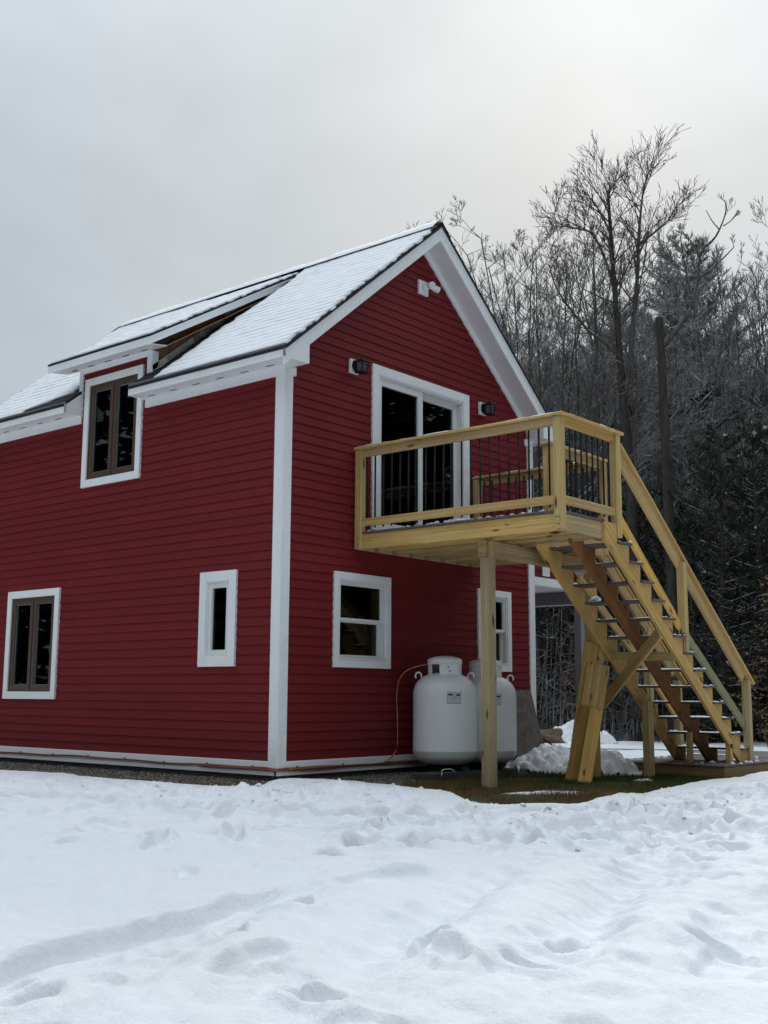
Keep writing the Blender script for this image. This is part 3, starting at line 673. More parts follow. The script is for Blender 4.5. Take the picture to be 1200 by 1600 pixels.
# overlapping step flashing climbing the cheek
x = -.02; i = 0
while x < xr - .22:
    w_ = .118; z0 = zm(x); a = math.atan(SL); rr_ = rng.uniform(-.05, .05)
    vs = []; 
    for (yy_, up_) in ((2.262, .065), (2.262, .004), (2.155, .006 + .003 * (i % 2))):
        for t in (0, w_ + .02): vs.append((x + t * math.cos(a) - up_ * .35 * math.sin(a), yy_ - .004 * (i % 2), z0 + .016 + t * math.sin(a) + up_ + rr_ * .02))
    o = mesh('step_flashing', vs, [(0, 1, 3, 2), (2, 3, 5, 4)], FLASH, dorm); x += w_ * math.cos(a) * .98; i += 1
# ridge cap
vs, fs = [], []; y = -OV - .04
while y < 6.2:
    n = len(vs); y2 = y + .20; vs += [(2.27, y, rz(2.27, .018)), (2.45, y, ZR + .030), (2.63, y, rz(2.63, .018)), (2.27, y2, rz(2.27, .004)), (2.45, y2, ZR + .014), (2.63, y2, rz(2.63, .004))]; fs += [(n, n + 1, n + 4, n + 3), (n + 1, n + 2, n + 5, n + 4)]; y += .143
tag(mesh('ridge_cap', vs, fs, SHING, roof), kind='stuff')

# ---- windows
def ring(a0, a1, z0, z1, w, o0, o1, wall):   # four pieces butted end to end
    return [wb(wall, a0, a0 + w, z0, z1, o0, o1), wb(wall, a1 - w, a1, z0, z1, o0, o1), wb(wall, a0 + w, a1 - w, z0, z0 + w, o0, o1), wb(wall, a0 + w, a1 - w, z1 - w, z1, o0, o1)]
def casing(par, wall, a0, a1, z0, z1, w, o=.041):
    wbox('casing_board', wall, a0, a0 + w, z0, z1, 0, o, WHITE, par, .003); wbox('casing_board', wall, a1 - w, a1, z0, z1, 0, o, WHITE, par, .003)
    wbox('casing_board', wall, a0 + w + .001, a1 - w - .001, z1 - w, z1, 0, o - .002, WHITE, par, .003); wbox('casing_board', wall, a0 + w + .001, a1 - w - .001, z0, z0 + w, 0, o - .002, WHITE, par, .003)
def window(name, wall, a0, a1, z0, z1, cw, label):
    e = boxes(name, ring(a0 + cw, a1 - cw, z0 + cw, z1 - cw, .022, -.10, .022, wall), VINYL if 'bronze' not in label else BROWN, house)
    e['label'] = label; casing(e, wall, a0, a1, z0, z1, cw); return e
def sash(par, wall, a0, a1, z0, z1, w, o0, o1, m):
    s_ = boxes('sash', ring(a0, a1, z0, z1, w, o0, o1, wall), m, par)
    s2 = boxes('glazing_bead', ring(a0 + w, a1 - w, z0 + w, z1 - w, .008, o0 + .004, o1 - .012, wall), GALV if m is not VINYL else VINYL, par)
    wbox('pane', wall, a0 + w + .001, a1 - w - .001, z0 + w + .001, z1 - w - .001, (o0 + o1) / 2 - .006, (o0 + o1) / 2 - .003, GLASS, par); return s_
for (a0, a1, z0, z1, lb) in ((3.97, 5.146, .615, 2.032, 'double bronze casement window low on the side wall'), (2.435, 3.62, 3.288, 4.715, 'double bronze casement window under the dormer roof')):
    w_ = window('window', 'L', a0, a1, z0, z1, .095, lb); mid = (a0 + a1) / 2
    b0, b1, c0, c1 = a0 + .117, a1 - .117, z0 + .117, z1 - .117
    sash(w_, 'L', b0, mid - .012, c0, c1, .062, -.03, .016, BROWN); sash(w_, 'L', mid + .012, b1, c0, c1, .062, -.03, .016, BROWN)
    wbox('mullion', 'L', mid - .0115, mid + .0115, c0, c1, -.06, .006, BROWN, w_)
w_ = window('window', 'L', .653, 1.253, .991, 2.05, .112, 'narrow white casement window near the corner board')
sash(w_, 'L', .788, 1.118, 1.126, 1.915, .042, -.035, .012, VINYL)
for (a0, a1, z0, z1, lb) in ((.82, 1.803, .994, 2.064, 'white double-hung window under the deck'), (3.577, 4.34, 1.007, 2.07, 'white double-hung window behind the gas tanks')):
    w_ = window('window', 'G', a0, a1, z0, z1, .085, lb); b0, b1, c0, c1 = a0 + .108, a1 - .108, z0 + .108, z1 - .108; md = (c0 + c1) / 2
    sash(w_, 'G', b0, b1, md - .012, c1, .028, -.04, .002, VINYL); sash(w_, 'G', b0, b1, c0, md + .012, .030, -.085, -.043, VINYL)
    wbox('sill', 'G', a0 + .087, a1 - .087, z0 + .0865, z0 + .107, 0, .042, VINYL, w_, .002)
# sliding door
dr_ = boxes('sliding_door', ring(1.56, 3.29, 2.60, 4.50, .035, -.12, .020, 'G'), VINYL, house); dr_['label'] = 'white two-panel sliding glass door onto the deck'
casing(dr_, 'G', 1.45, 3.40, 2.60, 4.61, .108, .040)
boxes('inner_casing', ring(1.558, 3.292, 2.60, 4.502, .014, .021, .034, 'G')[:2] + ring(1.558, 3.292, 2.60, 4.502, .014, .021, .034, 'G')[3:], WHITE, dr_)
for (a0, a1, o0, o1, wl, wr) in ((1.597, 2.447, -.045, .004, .05, .095), (2.449, 3.253, -.10, -.052, .05, .095)):
    pn = boxes('door_panel', [wb('G', a0, a0 + wl, 2.636, 4.464, o0, o1), wb('G', a1 - wr, a1, 2.636, 4.464, o0, o1), wb('G', a0 + wl, a1 - wr, 2.636, 2.70, o0, o1), wb('G', a0 + wl, a1 - wr, 4.385, 4.464, o0, o1)], VINYL, dr_)
    wbox('pane', 'G', a0 + wl + .001, a1 - wr - .001, 2.701, 4.384, (o0 + o1) / 2 - .003, (o0 + o1) / 2, GLASS, dr_)
o = tube('door_handle', [(3.205, -.005, 3.42), (3.205, .03 - .075, 3.45), (3.205, -.045, 3.62), (3.205, -.005, 3.65)], .008, VINYL, dr_)
# things inside that show through the glass
bx = box('picture_frame', .90, 1.13, .30, .33, 1.56, 1.86, OLDW); tag(bx, 'pale framed panel seen through the window under the deck', 'picture'); 
# porch wing behind the right corner
porch = empty('porch', (6.0, 1.9, -.2), house); porch['label'] = 'open gabled side porch with inner beam coloured as in shade'
PX0, PX1, PY0, PY1 = 4.936, 6.86, .30, 2.9
box('porch_beam', PX0, PX1, PY0, PY0 + .11, 2.28, 2.40, WHITE, porch, .003); box('porch_beam', PX1 - .11, PX1, PY0 + .1105, PY1, 2.08, 2.2795, SOFFIT, porch)
GREYB, _, _ = mat('shade_grey', (.22, .215, .235), .6)  # grey puts the inner faces' shade into the colour; posts share it
box('inner_beam', PX1 - .14, PX1 - .1105, PY0 + .1105, PY1, 2.09, 2.2790, GREYB, porch); box('inner_beam', PX0, PX1 - .1405, PY1 - .12, PY1, 2.09, 2.2790, GREYB, porch)
box('beam_trim', PX0, PX1 - .15, PY1 - .135, PY1 - .1205, 2.07, 2.11, WHITE, porch)
box('porch_ceiling', PX0, PX1 - .001, PY0 + .1105, PY1, 2.2805, 2.295, SOFFIT, porch)
post('porch_post', PX1 - .125, PX1 - .01, PY0 + .005, PY0 + .12, -.25, 2.08, GREYB, porch); box('post_cap', PX1 - .13, PX1, PY0, PY0 + .1105, 2.081, 2.279, WHITE, porch)
post('porch_post', PX1 - .125, PX1 - .01, PY1 - .12, PY1 - .005, -.25, 2.08, GREYB, porch)
pc = 5.75; prz = lambda x: 3.28 - .80 * abs(x - pc)
gab = prism('porch_gable', [(PX0, 2.4005), (PX1, 2.4005), (PX1, prz(PX1)), (pc, prz(pc)), (PX0, prz(PX0))], PY0 + .03, PY0 + .09, 'y', RED, porch)
for k in range(8):
    z = 2.402 + k * R_; a = max(PX0, pc - (3.28 - z - R_) / .8); b = min(PX1, pc + (3.28 - z - R_) / .8)
    if b - a > .1:
        o = mesh('clapboard', [(a, PY0 + .008, z), (b, PY0 + .008, z), (b, PY0 + .029, z), (a, PY0 + .029, z), (a, PY0 + .022, z + R_), (b, PY0 + .022, z + R_), (b, PY0 + .029, z + R_), (a, PY0 + .029, z + R_)], BF, RED, gab); fixn(o)
for s in (-1, 1):
    e = PX1 + .15 - pc if s > 0 else pc - PX0 - .01
    prism('porch_rake', [(pc, prz(pc) - .05), (pc + s * e, prz(pc + s * e) - .05), (pc + s * e, prz(pc + s * e) + .13), (pc, prz(pc) + .13)], PY0 - .12, PY0 - .095, 'y', WHITE, porch)
    prism('porch_rake_soffit', [(pc, prz(pc) - .03), (pc + s * e, prz(pc + s * e) - .03), (pc + s * e, prz(pc + s * e) - .01), (pc, prz(pc) - .01)], PY0 - .0945, PY0 + .03, 'y', SOFFIT, porch)
    slab('porch_roof', [(pc, PY0 - .14, prz(pc) + .16), (pc + s * e, PY0 - .14, prz(pc + s * e) + .16), (pc + s * e, PY1, prz(pc + s * e) + .16), (pc, PY1, prz(pc) + .16)], .03, SHING, porch)
pv = box('porch_vent', 5.66, 5.85, PY0 - .012, PY0 + .0075, 2.425, 2.60, WHITE, porch, .003); box('vent_louvre', 5.70, 5.82, PY0 - .016, PY0 - .0125, 2.46, 2.565, VINYL, pv)

# ---- snow on the roofs (thin, so the courses show through)
RSNOW, t_, p_ = mat('roof_snow', (.8, .82, .86), .6, spec=.25)
at_ = N(t_, 'ShaderNodeAttribute'); at_.attribute_name = 'thin'
cr = ramp(t_, noise(t_, objco(t_, (1, 1, 1), False), 30, 3), [(.3, (.0, .0, .0)), (.7, (.25, .25, .25))])
c_ = mixc(t_, M('ADD', at_.outputs['Fac'], M('MULTIPLY', M('MULTIPLY', cr, at_.outputs['Fac'], t=t_), 1.2, t=t_), True, t=t_), (.80, .815, .845), (.26, .27, .31))
t_.links.new(c_, p_.inputs['Base Color'])
def roof_snow(name, zf, sl, x0, x1, y0f, y1f, label, seed, th=.022, ex=.143, left_edge=.055):
    cs = math.cos(math.atan(sl)); nx = int((x1 - x0) / cs / .0155); V_ = np.linspace(x0, x1, nx)
    ny = 150; Ug = np.linspace(0, 1, ny); U2, X2 = np.meshgrid(Ug, V_)
    jag = .022 * vnoise(X2, X2 * 0 + seed, .09, seed) + .02 * vnoise(X2, X2 * 0, .30, seed + 3)
    step = ((X2 - x0) / cs / ex) % 1.0
    saw = .018 * (np.floor((X2 - x0) / cs / ex) % 2)
    Ya = np.vectorize(y0f)(X2) + jag + saw * 1.4; Yb = np.vectorize(y1f)(X2) + jag * 1.6 - saw
    Y2 = Ya + (Yb - Ya) * U2
    # drooping snow edge, steps at each butt line, tab joints
    tabs = vnoise(np.floor((X2 - x0) / cs / ex) * 3.7, Y2, .11, seed + 5)
    h = th + .004 * fbm(X2, Y2, .35, seed + 7, 3) + .0050 * (1 - step) ** 1.0 + .0022 * tabs
    edge = np.minimum(np.minimum(Y2 - Ya, Yb - Y2), (X2 - x0) * 1.0) / .035; h = h * np.clip(edge, 0, 1) ** .5
    h = np.where(edge < .02, -.003, h)
    n = np.array([-math.sin(math.atan(sl)), 0, cs]); Z2 = zf(X2)
    o = grid_mesh(name, X2 + n[0] * h, Y2, Z2 + n[2] * h, RSNOW); at = o.data.attributes.new('thin', 'FLOAT', 'POINT')
    butt = np.clip((step - .62) / .3, 0, 1) * (.50 + .5 * (vnoise(X2 * 0 + np.floor((X2 - x0) / cs / ex) * 9.1, Y2, .16, seed + 8) > -.25)) * (.55 + .45 * vnoise(X2, Y2, .7, seed + 2))
    at.data.foreach_set('value', (butt * .62 + .5 * np.clip(1 - edge * .5, 0, 1)).astype(np.float32).ravel())
    for f in (0,): tag(o, label, 'snow', None, 'stuff'); return o
roof_snow('roof_snow', zm, SL, xe + .03, 2.405, lambda x: -OV - .028, lambda x: 1.97 + .04 * math.sin(x * 3), 'thin snow over the steep roof slope beside the gable', 31)
roof_snow('roof_snow', zm, SL, xe + .03, 2.405, lambda x: 4.7 if x < -.2 else (4.7 - (x + .2) * 4.0 if x < 0 else 3.92), lambda x: 6.17, 'thin snow over the far end of the roof past the dormer', 41)
roof_snow('roof_snow', dz, DS, -.285, xr - .02, lambda x: 2.022, lambda x: 4.06, 'thin snow over the dormer roof', 51)
def flat_snow(name, x0, x1, y0, y1, label):
    nx = 60; X2, Y2 = np.meshgrid(np.linspace(x0, x1, nx), np.linspace(y0, y1, 120)); h = .02 + .005 * vnoise(X2, Y2, .2, 71)
    o = grid_mesh(name, X2, Y2, ZR - .006 - SL * (X2 - 2.45) + h, RSNOW); o.data.attributes.new('thin', 'FLOAT', 'POINT'); tag(o, label, 'snow', None, 'stuff')
flat_snow('roof_snow', 2.48, 5.19, -OV - .030, 6.17, 'snow on the far slope of the main roof')
# snow along the ridge
yy = np.arange(-OV, 6.15, .05); aa = np.linspace(-1, 1, 7); Yg, Ag = np.meshgrid(yy, aa)
hh = .016 + .010 * vnoise(Yg, Yg * 0, .4, 3) + .008 * vnoise(Yg, Ag, .12, 4)
o = grid_mesh('ridge_snow', 2.45 + Ag * .155, Yg, ZR + .040 - SL * np.abs(Ag) * .155 * .9 + hh * (1 - Ag ** 4), RSNOW)
o.data.attributes.new('thin', 'FLOAT', 'POINT'); tag(o, 'line of snow along the roof ridge', 'snow', None, 'stuff')
# ---- wall lights
def wall_lantern(x, z, label):
    e = empty('wall_lantern', (x, -.03, z)); tag(e, label, 'wall light', 'black lanterns beside the sliding door')
    box('mounting_block', x - .070, x + .070, -.050, -.012, z - .085, z + .085, WHITE, e, .004)
    v, f = lathe([(.001, 0), (.055, .0), (.055, .018), (.046, .034), (.001, .036)], 16)
    o = mesh('back_plate', [(x + q[0], -.0505 - q[2], z + .005 + q[1] * 1.25) for q in v], f, BLACK, e); fixn(o)
    cx, cy = x + .005, -.155
    tube('arm', [(x, -.085, z + .02), (x, -.11, z + .055), (cx, cy, z + .062)], .009, BLACK, e)
    box('lantern_base', cx - .062, cx + .062, cy - .062, cy + .062, z - .098, z - .084, BLACK, e, .003)
    for sx in (-1, 1):
        for sy in (-1, 1):
            board('corner_bar', (cx + sx * .040, cy + sy * .040, z - .084), (cx + sx * .050, cy + sy * .050, z + .032), .010, .010, BLACK, e, (1, 0, 0), 0)
    PG, _, _ = (GLASSW, 0, 0)
    o = mesh('lamp_glass', [(cx + sx * (.036 if k == 0 else .045), cy + sy * (.036 if k == 0 else .045), z - .083 if k == 0 else z + .030) for k in (0, 1) for (sx, sy) in ((-1, -1), (1, -1), (1, 1), (-1, 1))], BF, PG, e)
    for k in range(3):
        zz = z - .083 + .038 * k; box('glazing_bar', cx - .041, cx + .041, cy - .0465 - .002 * k, cy - .043, zz, zz + .004, BLACK, e)
    rf_ = mesh('lantern_roof', [(cx - .072, cy - .072, z + .031), (cx + .072, cy - .072, z + .031), (cx + .072, cy + .072, z + .031), (cx - .072, cy + .072, z + .031), (cx - .018, cy - .018, z + .075), (cx + .018, cy - .018, z + .075), (cx + .018, cy + .018, z + .075), (cx - .018, cy + .018, z + .075)], BF, BLACK, e)
    tube('finial', [(cx, cy, z + .074), (cx, cy, z + .092), (cx, cy, z + .10), (cx, cy, z + .118)], [.010, .012, .005, .003], BLACK, e)
GLASSW, t_, p_ = mat('seeded_glass', (.16, .16, .18), .12); p_.inputs['Alpha'].default_value = .8
wall_lantern(1.105, 4.49, 'black lantern on a white block left of the sliding door, near the eave')
wall_lantern(3.70, 4.49, 'black lantern on a white block between the sliding door and the right rake')
fl = empty('flood_light', (2.42, -.04, 5.82)); tag(fl, 'white twin-headed flood light high under the gable peak', 'flood light')
box('mounting_plate', 2.325, 2.515, -.045, -.012, 5.73, 5.915, WHITE, fl, .004)
v, f = lathe([(.001, 0), (.052, 0), (.050, .03), (.03, .045), (.001, .048)], 20); o = mesh('canopy', [(2.43 + q[0], -.0455 - q[2], 5.82 + q[1]) for q in v], f, VINYL, fl, True); fixn(o)
def head(c, d):
    prof = [(.001, -.055), (.030, -.055), (.037, -.03), (.045, .055), (.041, .055), (.036, .045), (.001, .044)]
    v, f = lathe(prof, 20); q = Vector(d).to_track_quat('Z', 'Y'); o = mesh('lamp_head', [q @ Vector(p) + Vector(c) for p in v], f, VINYL, fl, True); fixn(o)
head((2.425, -.145, 5.835), (-.35, -.8, -.25)); head((2.56, -.115, 5.835), (.85, -.35, -.28))
tube('lamp_arm', [(2.43, -.09, 5.82), (2.425, -.12, 5.83)], .014, VINYL, fl); tube('lamp_arm', [(2.44, -.085, 5.82), (2.52, -.10, 5.835)], .014, VINYL, fl)

# ---- tubing clipped along the base boards, copper line to the tank
def wob(a, s): return .006 * math.sin(a * 2.1 + s) + .004 * math.sin(a * 5.3 + s * 2)
pa = [(-.045, y, -.072 + wob(y, 1)) for y in np.arange(5.9, -.03, -.18)] + [(-.046, -.046, -.078)] + [(x, -.045, -.074 + wob(x, 2)) for x in np.arange(.08, 4.7, .18)]
pb = [(-.050, y, -.086 + wob(y, 3) + .012 * math.sin(y)) for y in np.arange(1.15, -.03, -.15)] + [(-.052, -.052, -.092)] + [(x, -.05, -.092 + wob(x, 4)) for x in np.arange(.08, 4.5, .18)]
tb = tube('orange_tubing', pa, .011, PEX, None, 6); tag(tb, 'orange tubing clipped along the white base board right round the corner', 'tubing')
for i in range(3, len(pa), 4):
    x_, y_, z_ = pa[i]
    if x_ < 0: box('pipe_clip', x_ - .012, x_ + .015, y_ - .003, y_ + .003, z_ - .011, z_ + .020, PEX, tb)
    else: box('pipe_clip', x_ - .003, x_ + .003, y_ - .012, y_ + .013, z_ - .011, z_ + .022, PEX, tb)
tb2 = tube('orange_tubing', pb, .010, PEX, None, 6); tag(tb2, 'second orange tube running low under the first near the corner', 'tubing')
cp = [(.12, -.058, -.082), (.6, -.06, -.078), (1.2, -.058, -.075), (1.62, -.06, -.078), (1.74, -.06, -.05), (1.84, -.06, .02), (1.90, -.06, .12), (1.90, -.06, .45), (1.885, -.06, .68), (1.91, -.075, .86), (1.98, -.12, .97), (2.06, -.24, 1.03), (2.10, -.36, 1.05), (2.13, -.46, 1.045)]
def smooth(pts, k=5):
    P_ = [Vector(p) for p in pts]; r = []
    for i in range(len(P_) - 1):
        a, b, c, d = P_[max(i - 1, 0)], P_[i], P_[i + 1], P_[min(i + 2, len(P_) - 1)]
        for j in range(k):
            t = j / k; r.append(.5 * ((2 * b) + (c - a) * t + (2 * a - 5 * b + 4 * c - d) * t * t + (3 * b - a - 3 * c + d) * t ** 3))
    return r + [P_[-1]]
cl_ = tube('copper_line', smooth(cp), .0075, COPPER, None, 6); tag(cl_, 'thin copper gas line rising up the wall to the first tank', 'gas line')

# ---- propane tanks
def prof_tank(r, h):
    p = [(.001, 0), (r * .45, .004), (r * .72, .022), (r * .90, .058), (r * .985, .105), (r, .15), (r + .003, .155), (r + .003, .167), (r, .172)]
    p += [(r, h - .26), (r * .99, h - .215), (r * .95, h - .16), (r * .86, h - .105), (r * .72, h - .06), (r * .52, h - .025), (r * .3, h - .006), (.001, h)]
    return p
def tank(name, x, y, zb, r, rot, label):
    e = empty(name, (x, y, zb)); tag(e, label, 'gas tank', 'white propane tanks by the wall'); h = 1.06
    v, f = lathe(prof_tank(r, h), 64); o = mesh('tank_body', [(x + a, y + b, zb + c) for a, b, c in v], f, TANKW, e, True)
    v, f = lathe([(r * .55, -.13), (r * .55, .02), (r * .53, .02), (r * .53, -.13)], 40); fr = mesh('foot_ring', [(x + a, y + b, zb + c) for a, b, c in v], f, BLACK, e); fixn(fr)  # black colour stands in for the shadow on the ring under the tank
    # protective collar with a cut-out facing the wall side, hinged lid
    zc = h - .035; R1, R2 = .197, .190; vs, fs = [], []; seg = 56
    for k in range(seg + 1):
        a = 2 * math.pi * k / seg
        for zz in (zc, zc + .16): vs += [(x + R1 * math.cos(a), y + R1 * math.sin(a), zb + zz), (x + R2 * math.cos(a), y + R2 * math.sin(a), zb + zz)]
    for k in range(seg):
        am = (2 * math.pi * (k + .5) / seg - rot) % (2 * math.pi)
        b = 4 * k
        if abs(am - math.pi * 1.02) < .26: continue
        fs += [(b, b + 4, b + 6, b + 2), (b + 1, b + 3, b + 7, b + 5)]
    col = mesh('valve_collar', vs, fs, TANKW, e); fixn(col)
    v, f = lathe([(.203, zc + .125), (.205, zc + .17), (.198, zc + .185), (.16, zc + .205), (.09, zc + .222), (.001, zc + .228)], 48); o = mesh('lid', [(x + a, y + b, zb + c) for a, b, c in v], f, TANKW, e, True)
    v, f = lathe([(.001, 0), (.02, 0), (.02, .08), (.012, .085), (.001, .09)], 14); mesh('valve', [(x + a, y + b, zb + zc + .02 + c) for a, b, c in v], f, BRASS, e)
    for s in (-1, 1):   # lifting lugs across the view
        aa = math.radians(-40) + (math.pi if s < 0 else 0); cx, cy = x + .315 * math.cos(aa), y + .315 * math.sin(aa)
        pts = [(cx + .036 * math.cos(t) * math.cos(aa), cy + .036 * math.cos(t) * math.sin(aa), zb + h - .045 + .042 * math.sin(t)) for t in np.linspace(-.7, math.pi + .7, 14)]
        tube('lifting_lug', pts, .0095, TANKW, e)
    # stuck-on label, bent round the shell, facing the yard
    ang = math.radians(228 if rot < .5 else 226) + .10
    def wrap(u, z, o=.002): a = ang + u / r; return (x + (r + o) * math.cos(a), y + (r + o) * math.sin(a), zb + z)
    def plate(nm, u0, u1, z0, z1, m, o, par):
        n = 6; vs = [wrap(u0 + (u1 - u0) * i / n, z, o) for z in (z0, z1) for i in range(n + 1)]; fs = [(i, i + 1, i + n + 2, i + n + 1) for i in range(n)]; return mesh(nm, vs, fs, m, par)
    lb = plate('tank_label', -.083, .083, .70, .83, NAVY, .0022, e); plate('label_face', -.079, .079, .704, .826, PAPER, .0030, lb)
    plate('logo_bar', -.070, -.018, .790, .812, NAVY, .0038, lb); plate('logo_bar', .024, .070, .787, .809, PRINT, .0038, lb)
    for (uu, ss) in ((-.010, 1), (.006, .8)): mesh('logo_mark', [wrap(uu, .812, .0038), wrap(uu + .010 * ss, .786, .0038), wrap(uu + .004, .786, .0038)], [(0, 1, 2)], PRINT, lb)
    plate('logo_line', -.014, .018, .780, .784, PRINT, .0038, lb)
    for (txt, sz, zz, wd) in (('NH Energy Solutions', .020, .760, .140), ('603-555-0114', .016, .738, .085), ('www.nhenergysolutions.com', .011, .716, .125)):
        cu = bpy.data.curves.new('print', 'FONT'); cu.body = txt; cu.size = sz; cu.align_x = 'CENTER'
        to = bpy.data.objects.new('tmp', cu); COL.objects.link(to); bpy.context.view_layer.update()
        me = bpy.data.meshes.new_from_object(to); bpy.data.objects.remove(to)
        xsz = max((q.co.x for q in me.vertices), default=.1) * 2
        for q in me.vertices: q.co = wrap(q.co.x * wd / xsz, zz + q.co.y, .0042)
        me.materials.clear(); link('lettering', me, PRINT, lb)
    mesh('warning_diamond', [(x + .199 * math.cos(ang + da), y + .199 * math.sin(ang + da), zb + zc + .045 + dz_) for da, dz_ in ((-.05, 0), (0, -.014), (.05, 0), (0, .014))], [(0, 1, 2, 3)], REDP, e)
    mesh('collar_slot', [(x + .1985 * math.cos(ang + da), y + .1985 * math.sin(ang + da), zb + zc + dz_) for da, dz_ in ((-.13, .088), (-.02, .086), (-.02, .098), (-.13, .100))], [(0, 1, 2, 3)], BLACK, e)
    return e
tank('propane_tank', 2.25, -.49, -.10, .372, 0, 'white upright propane tank beside the copper gas line, left of the deck post')
tank('propane_tank', 3.02, -.53, -.115, .372, 1, 'white upright propane tank partly hidden by the deck post')
for i, (x0, x1, y0, lb) in enumerate(((1.60, 2.20, -.80, 'damp grey block under the front of the left-hand tank'), (2.215, 2.62, -.80, 'damp block between the two tanks, second along'), (2.635, 2.98, -.80, 'damp block half hidden behind the deck post'), (3.07, 3.40, -.74, 'last damp block, beside the snow mound'))):
    b = box('concrete_block', x0, x1, y0, y0 + .30, -.30, -.165 - .006 * i, BLOCK, None, .006); tag(b, lb, 'concrete block', 'concrete blocks under the tanks')
box('tank_pad', 1.75, 3.4, -.49, -.10, -.30, -.228, BLOCK).update_tag(); tag(bpy.data.objects['tank_pad'], 'low damp slab under the gas tanks behind the blocks', 'slab')
st = tube('plastic_strap', smooth([(1.74, -.83, -.19), (1.76, -.82, -.13), (1.85, -.82, -.12), (1.93, -.82, -.125), (1.98, -.83, -.15)]), .006, WHITE, None, 5); tag(st, 'loose white strip lying on the block under the left-hand tank', 'strap')
# weathered slab of wood leaning on the wall, red thing behind it
vs = []; nz = 26
sl_ = []
for i in range(nz + 1):
    t = i / nz; z = -.27 + t * 1.04; w0 = 3.86 + .42 * t + (.02 * math.sin(t * 9)) - (.10 * max(0, .12 - t) / .12) ; w1 = 4.66 + .045 * t + .012 * math.sin(t * 7 + 1); yb = -.42 + .34 * t
    sl_.append((w0, w1, yb, z))
vs = [p for (a, b, y, z) in sl_ for p in ((a, y, z), ((a * 2 + b) / 3, y - .025 - .006 * math.sin(z * 30), z), ((a + 2 * b) / 3, y - .02 - .005 * math.sin(z * 23), z), (b, y, z), (b, y + .06, z), (a, y + .06, z))]
fs = [(6 * i + k, 6 * i + (k + 1) % 6, 6 * i + 6 + (k + 1) % 6, 6 * i + 6 + k) for i in range(nz) for k in range(6)] + [tuple(range(6))[::-1], tuple(range(6 * nz, 6 * nz + 6))]
OLD2, t_, p_ = mat('weathered_slab', (.19, .16, .145), .85, spec=.2)
f1 = noise(t_, objco(t_, (9, 9, 1.0), False), 2.2, 5, .7, 1.2); t_.links.new(ramp(t_, f1, [(.28, (.045, .037, .034)), (.5, (.13, .108, .098)), (.75, (.185, .16, .15))]), p_.inputs['Base Color']); bump(t_, p_, f1, .02, .7)
ws = mesh('weathered_slab', vs, fs, OLD2); fixn(ws); tag(ws, 'wide weathered grey wood slab leaning against the gable wall behind the tanks', 'wood slab')
ts = empty('toboggan', (4.86, -.30, -.25)); tag(ts, 'dark red sled propped on edge behind the weathered slab', 'sled')
mesh('sled_hull', [(4.60, -.24, .25), (4.66, -.20, .27), (4.84, -.38, -.22), (4.72, -.46, -.22), (4.62, -.20, .26), (4.67, -.17, .28), (4.86, -.34, -.20), (4.75, -.42, -.20)], BF, REDP, ts)
tube('pull_rope', smooth([(4.68, -.26, .14), (4.83, -.33, .05), (4.90, -.38, -.04), (4.93, -.42, -.12), (4.90, -.45, -.2)]), .012, BLACK, ts, 6)
tube('runner', [(4.80, -.40, -.10), (5.02, -.40, -.06)], .013, BLACK, ts, 6)
# ------------------------------------------------------------------ the deck
deck = empty('deck', (2.3, -1.4, -.27)); tag(deck, 'raised deck of new yellow pine on tall posts with black balusters outside the sliding door', 'deck')
XA, YF = 1.14, -2.79
box('ledger', 1.18, 3.53, -.075, -.036, 2.335, 2.51, WOOD, deck, .003)
RT, RB = 2.51, 2.335
def bx_(n, p0, p1, w, h, m=WOOD, **k): return board(n, p0, p1, w, h, m, deck, **k)
bx_('rim_board', (1.20, -.077, 2.4225), (1.20, -2.711, 2.4225), .038, .175)                    # house to outer corner
bx_('rim_board', (1.181, -2.731, 2.4225), (2.01, -2.731, 2.4225), .038, .175)                   # outer end
bx_('rim_board', (2.04, -2.711, 2.4225), (2.04, -1.955, 2.4225), .038, .175)
bx_('rim_board', (2.022, -1.935, 2.4225), (3.53, -1.935, 2.4225), .038, .175)
bx_('rim_board', (3.511, -.077, 2.4225), (3.511, -1.915, 2.4225), .038, .175)
for x in (1.48, 1.80): bx_('joist', (x, -.077, 2.420), (x, -2.711, 2.420), .038, .168)
for x in (2.12, 2.42, 2.74, 3.06, 3.32): bx_('joist', (x, -.077, 2.420), (x, -1.915, 2.420), .038, .168)
for x in (1.48, 1.80, 2.12, 2.42, 2.74, 3.06, 3.32): box('joist_hanger', x - .0215, x + .0215, -.14, -.0765, 2.330, 2.335, GALV, deck); 
for x in (1.4585, 1.7785, 2.0985, 2.3985, 2.7185, 3.0385, 3.2985): box('joist_hanger', x - .001, x, -.13, -.0765, 2.333, 2.43, GALV, deck)
y = -.040; i = 0
while y > -2.74:
    w_ = .138; x1 = 3.545 if y - w_ > -1.98 else 2.055
    y1 = max(y - w_, -2.765)
    if y - y1 > .03: bx_('deck_board', (1.165, (y + y1) / 2, 2.524), (x1, (y + y1) / 2, 2.524), y - y1 - .004, .025, m=TREAD)
    y -= w_ + .002; i += 1
# beam and its posts
bx_('beam', (1.33, -1.69, 2.247), (3.72, -1.69, 2.247), .038, .172); bx_('beam', (1.33, -1.6515, 2.247), (3.72, -1.6515, 2.247), .038, .172)
post('support_post', 1.395, 1.515, -1.73, -1.61, -.32, 2.160, WOODP, deck); post('support_post', 3.55, 3.67, -1.73, -1.61, -.32, 2.160, WOODP, deck)
post('post_block', 1.40, 1.475, -1.735, -1.7105, 2.161, 2.333, WOODY, deck)
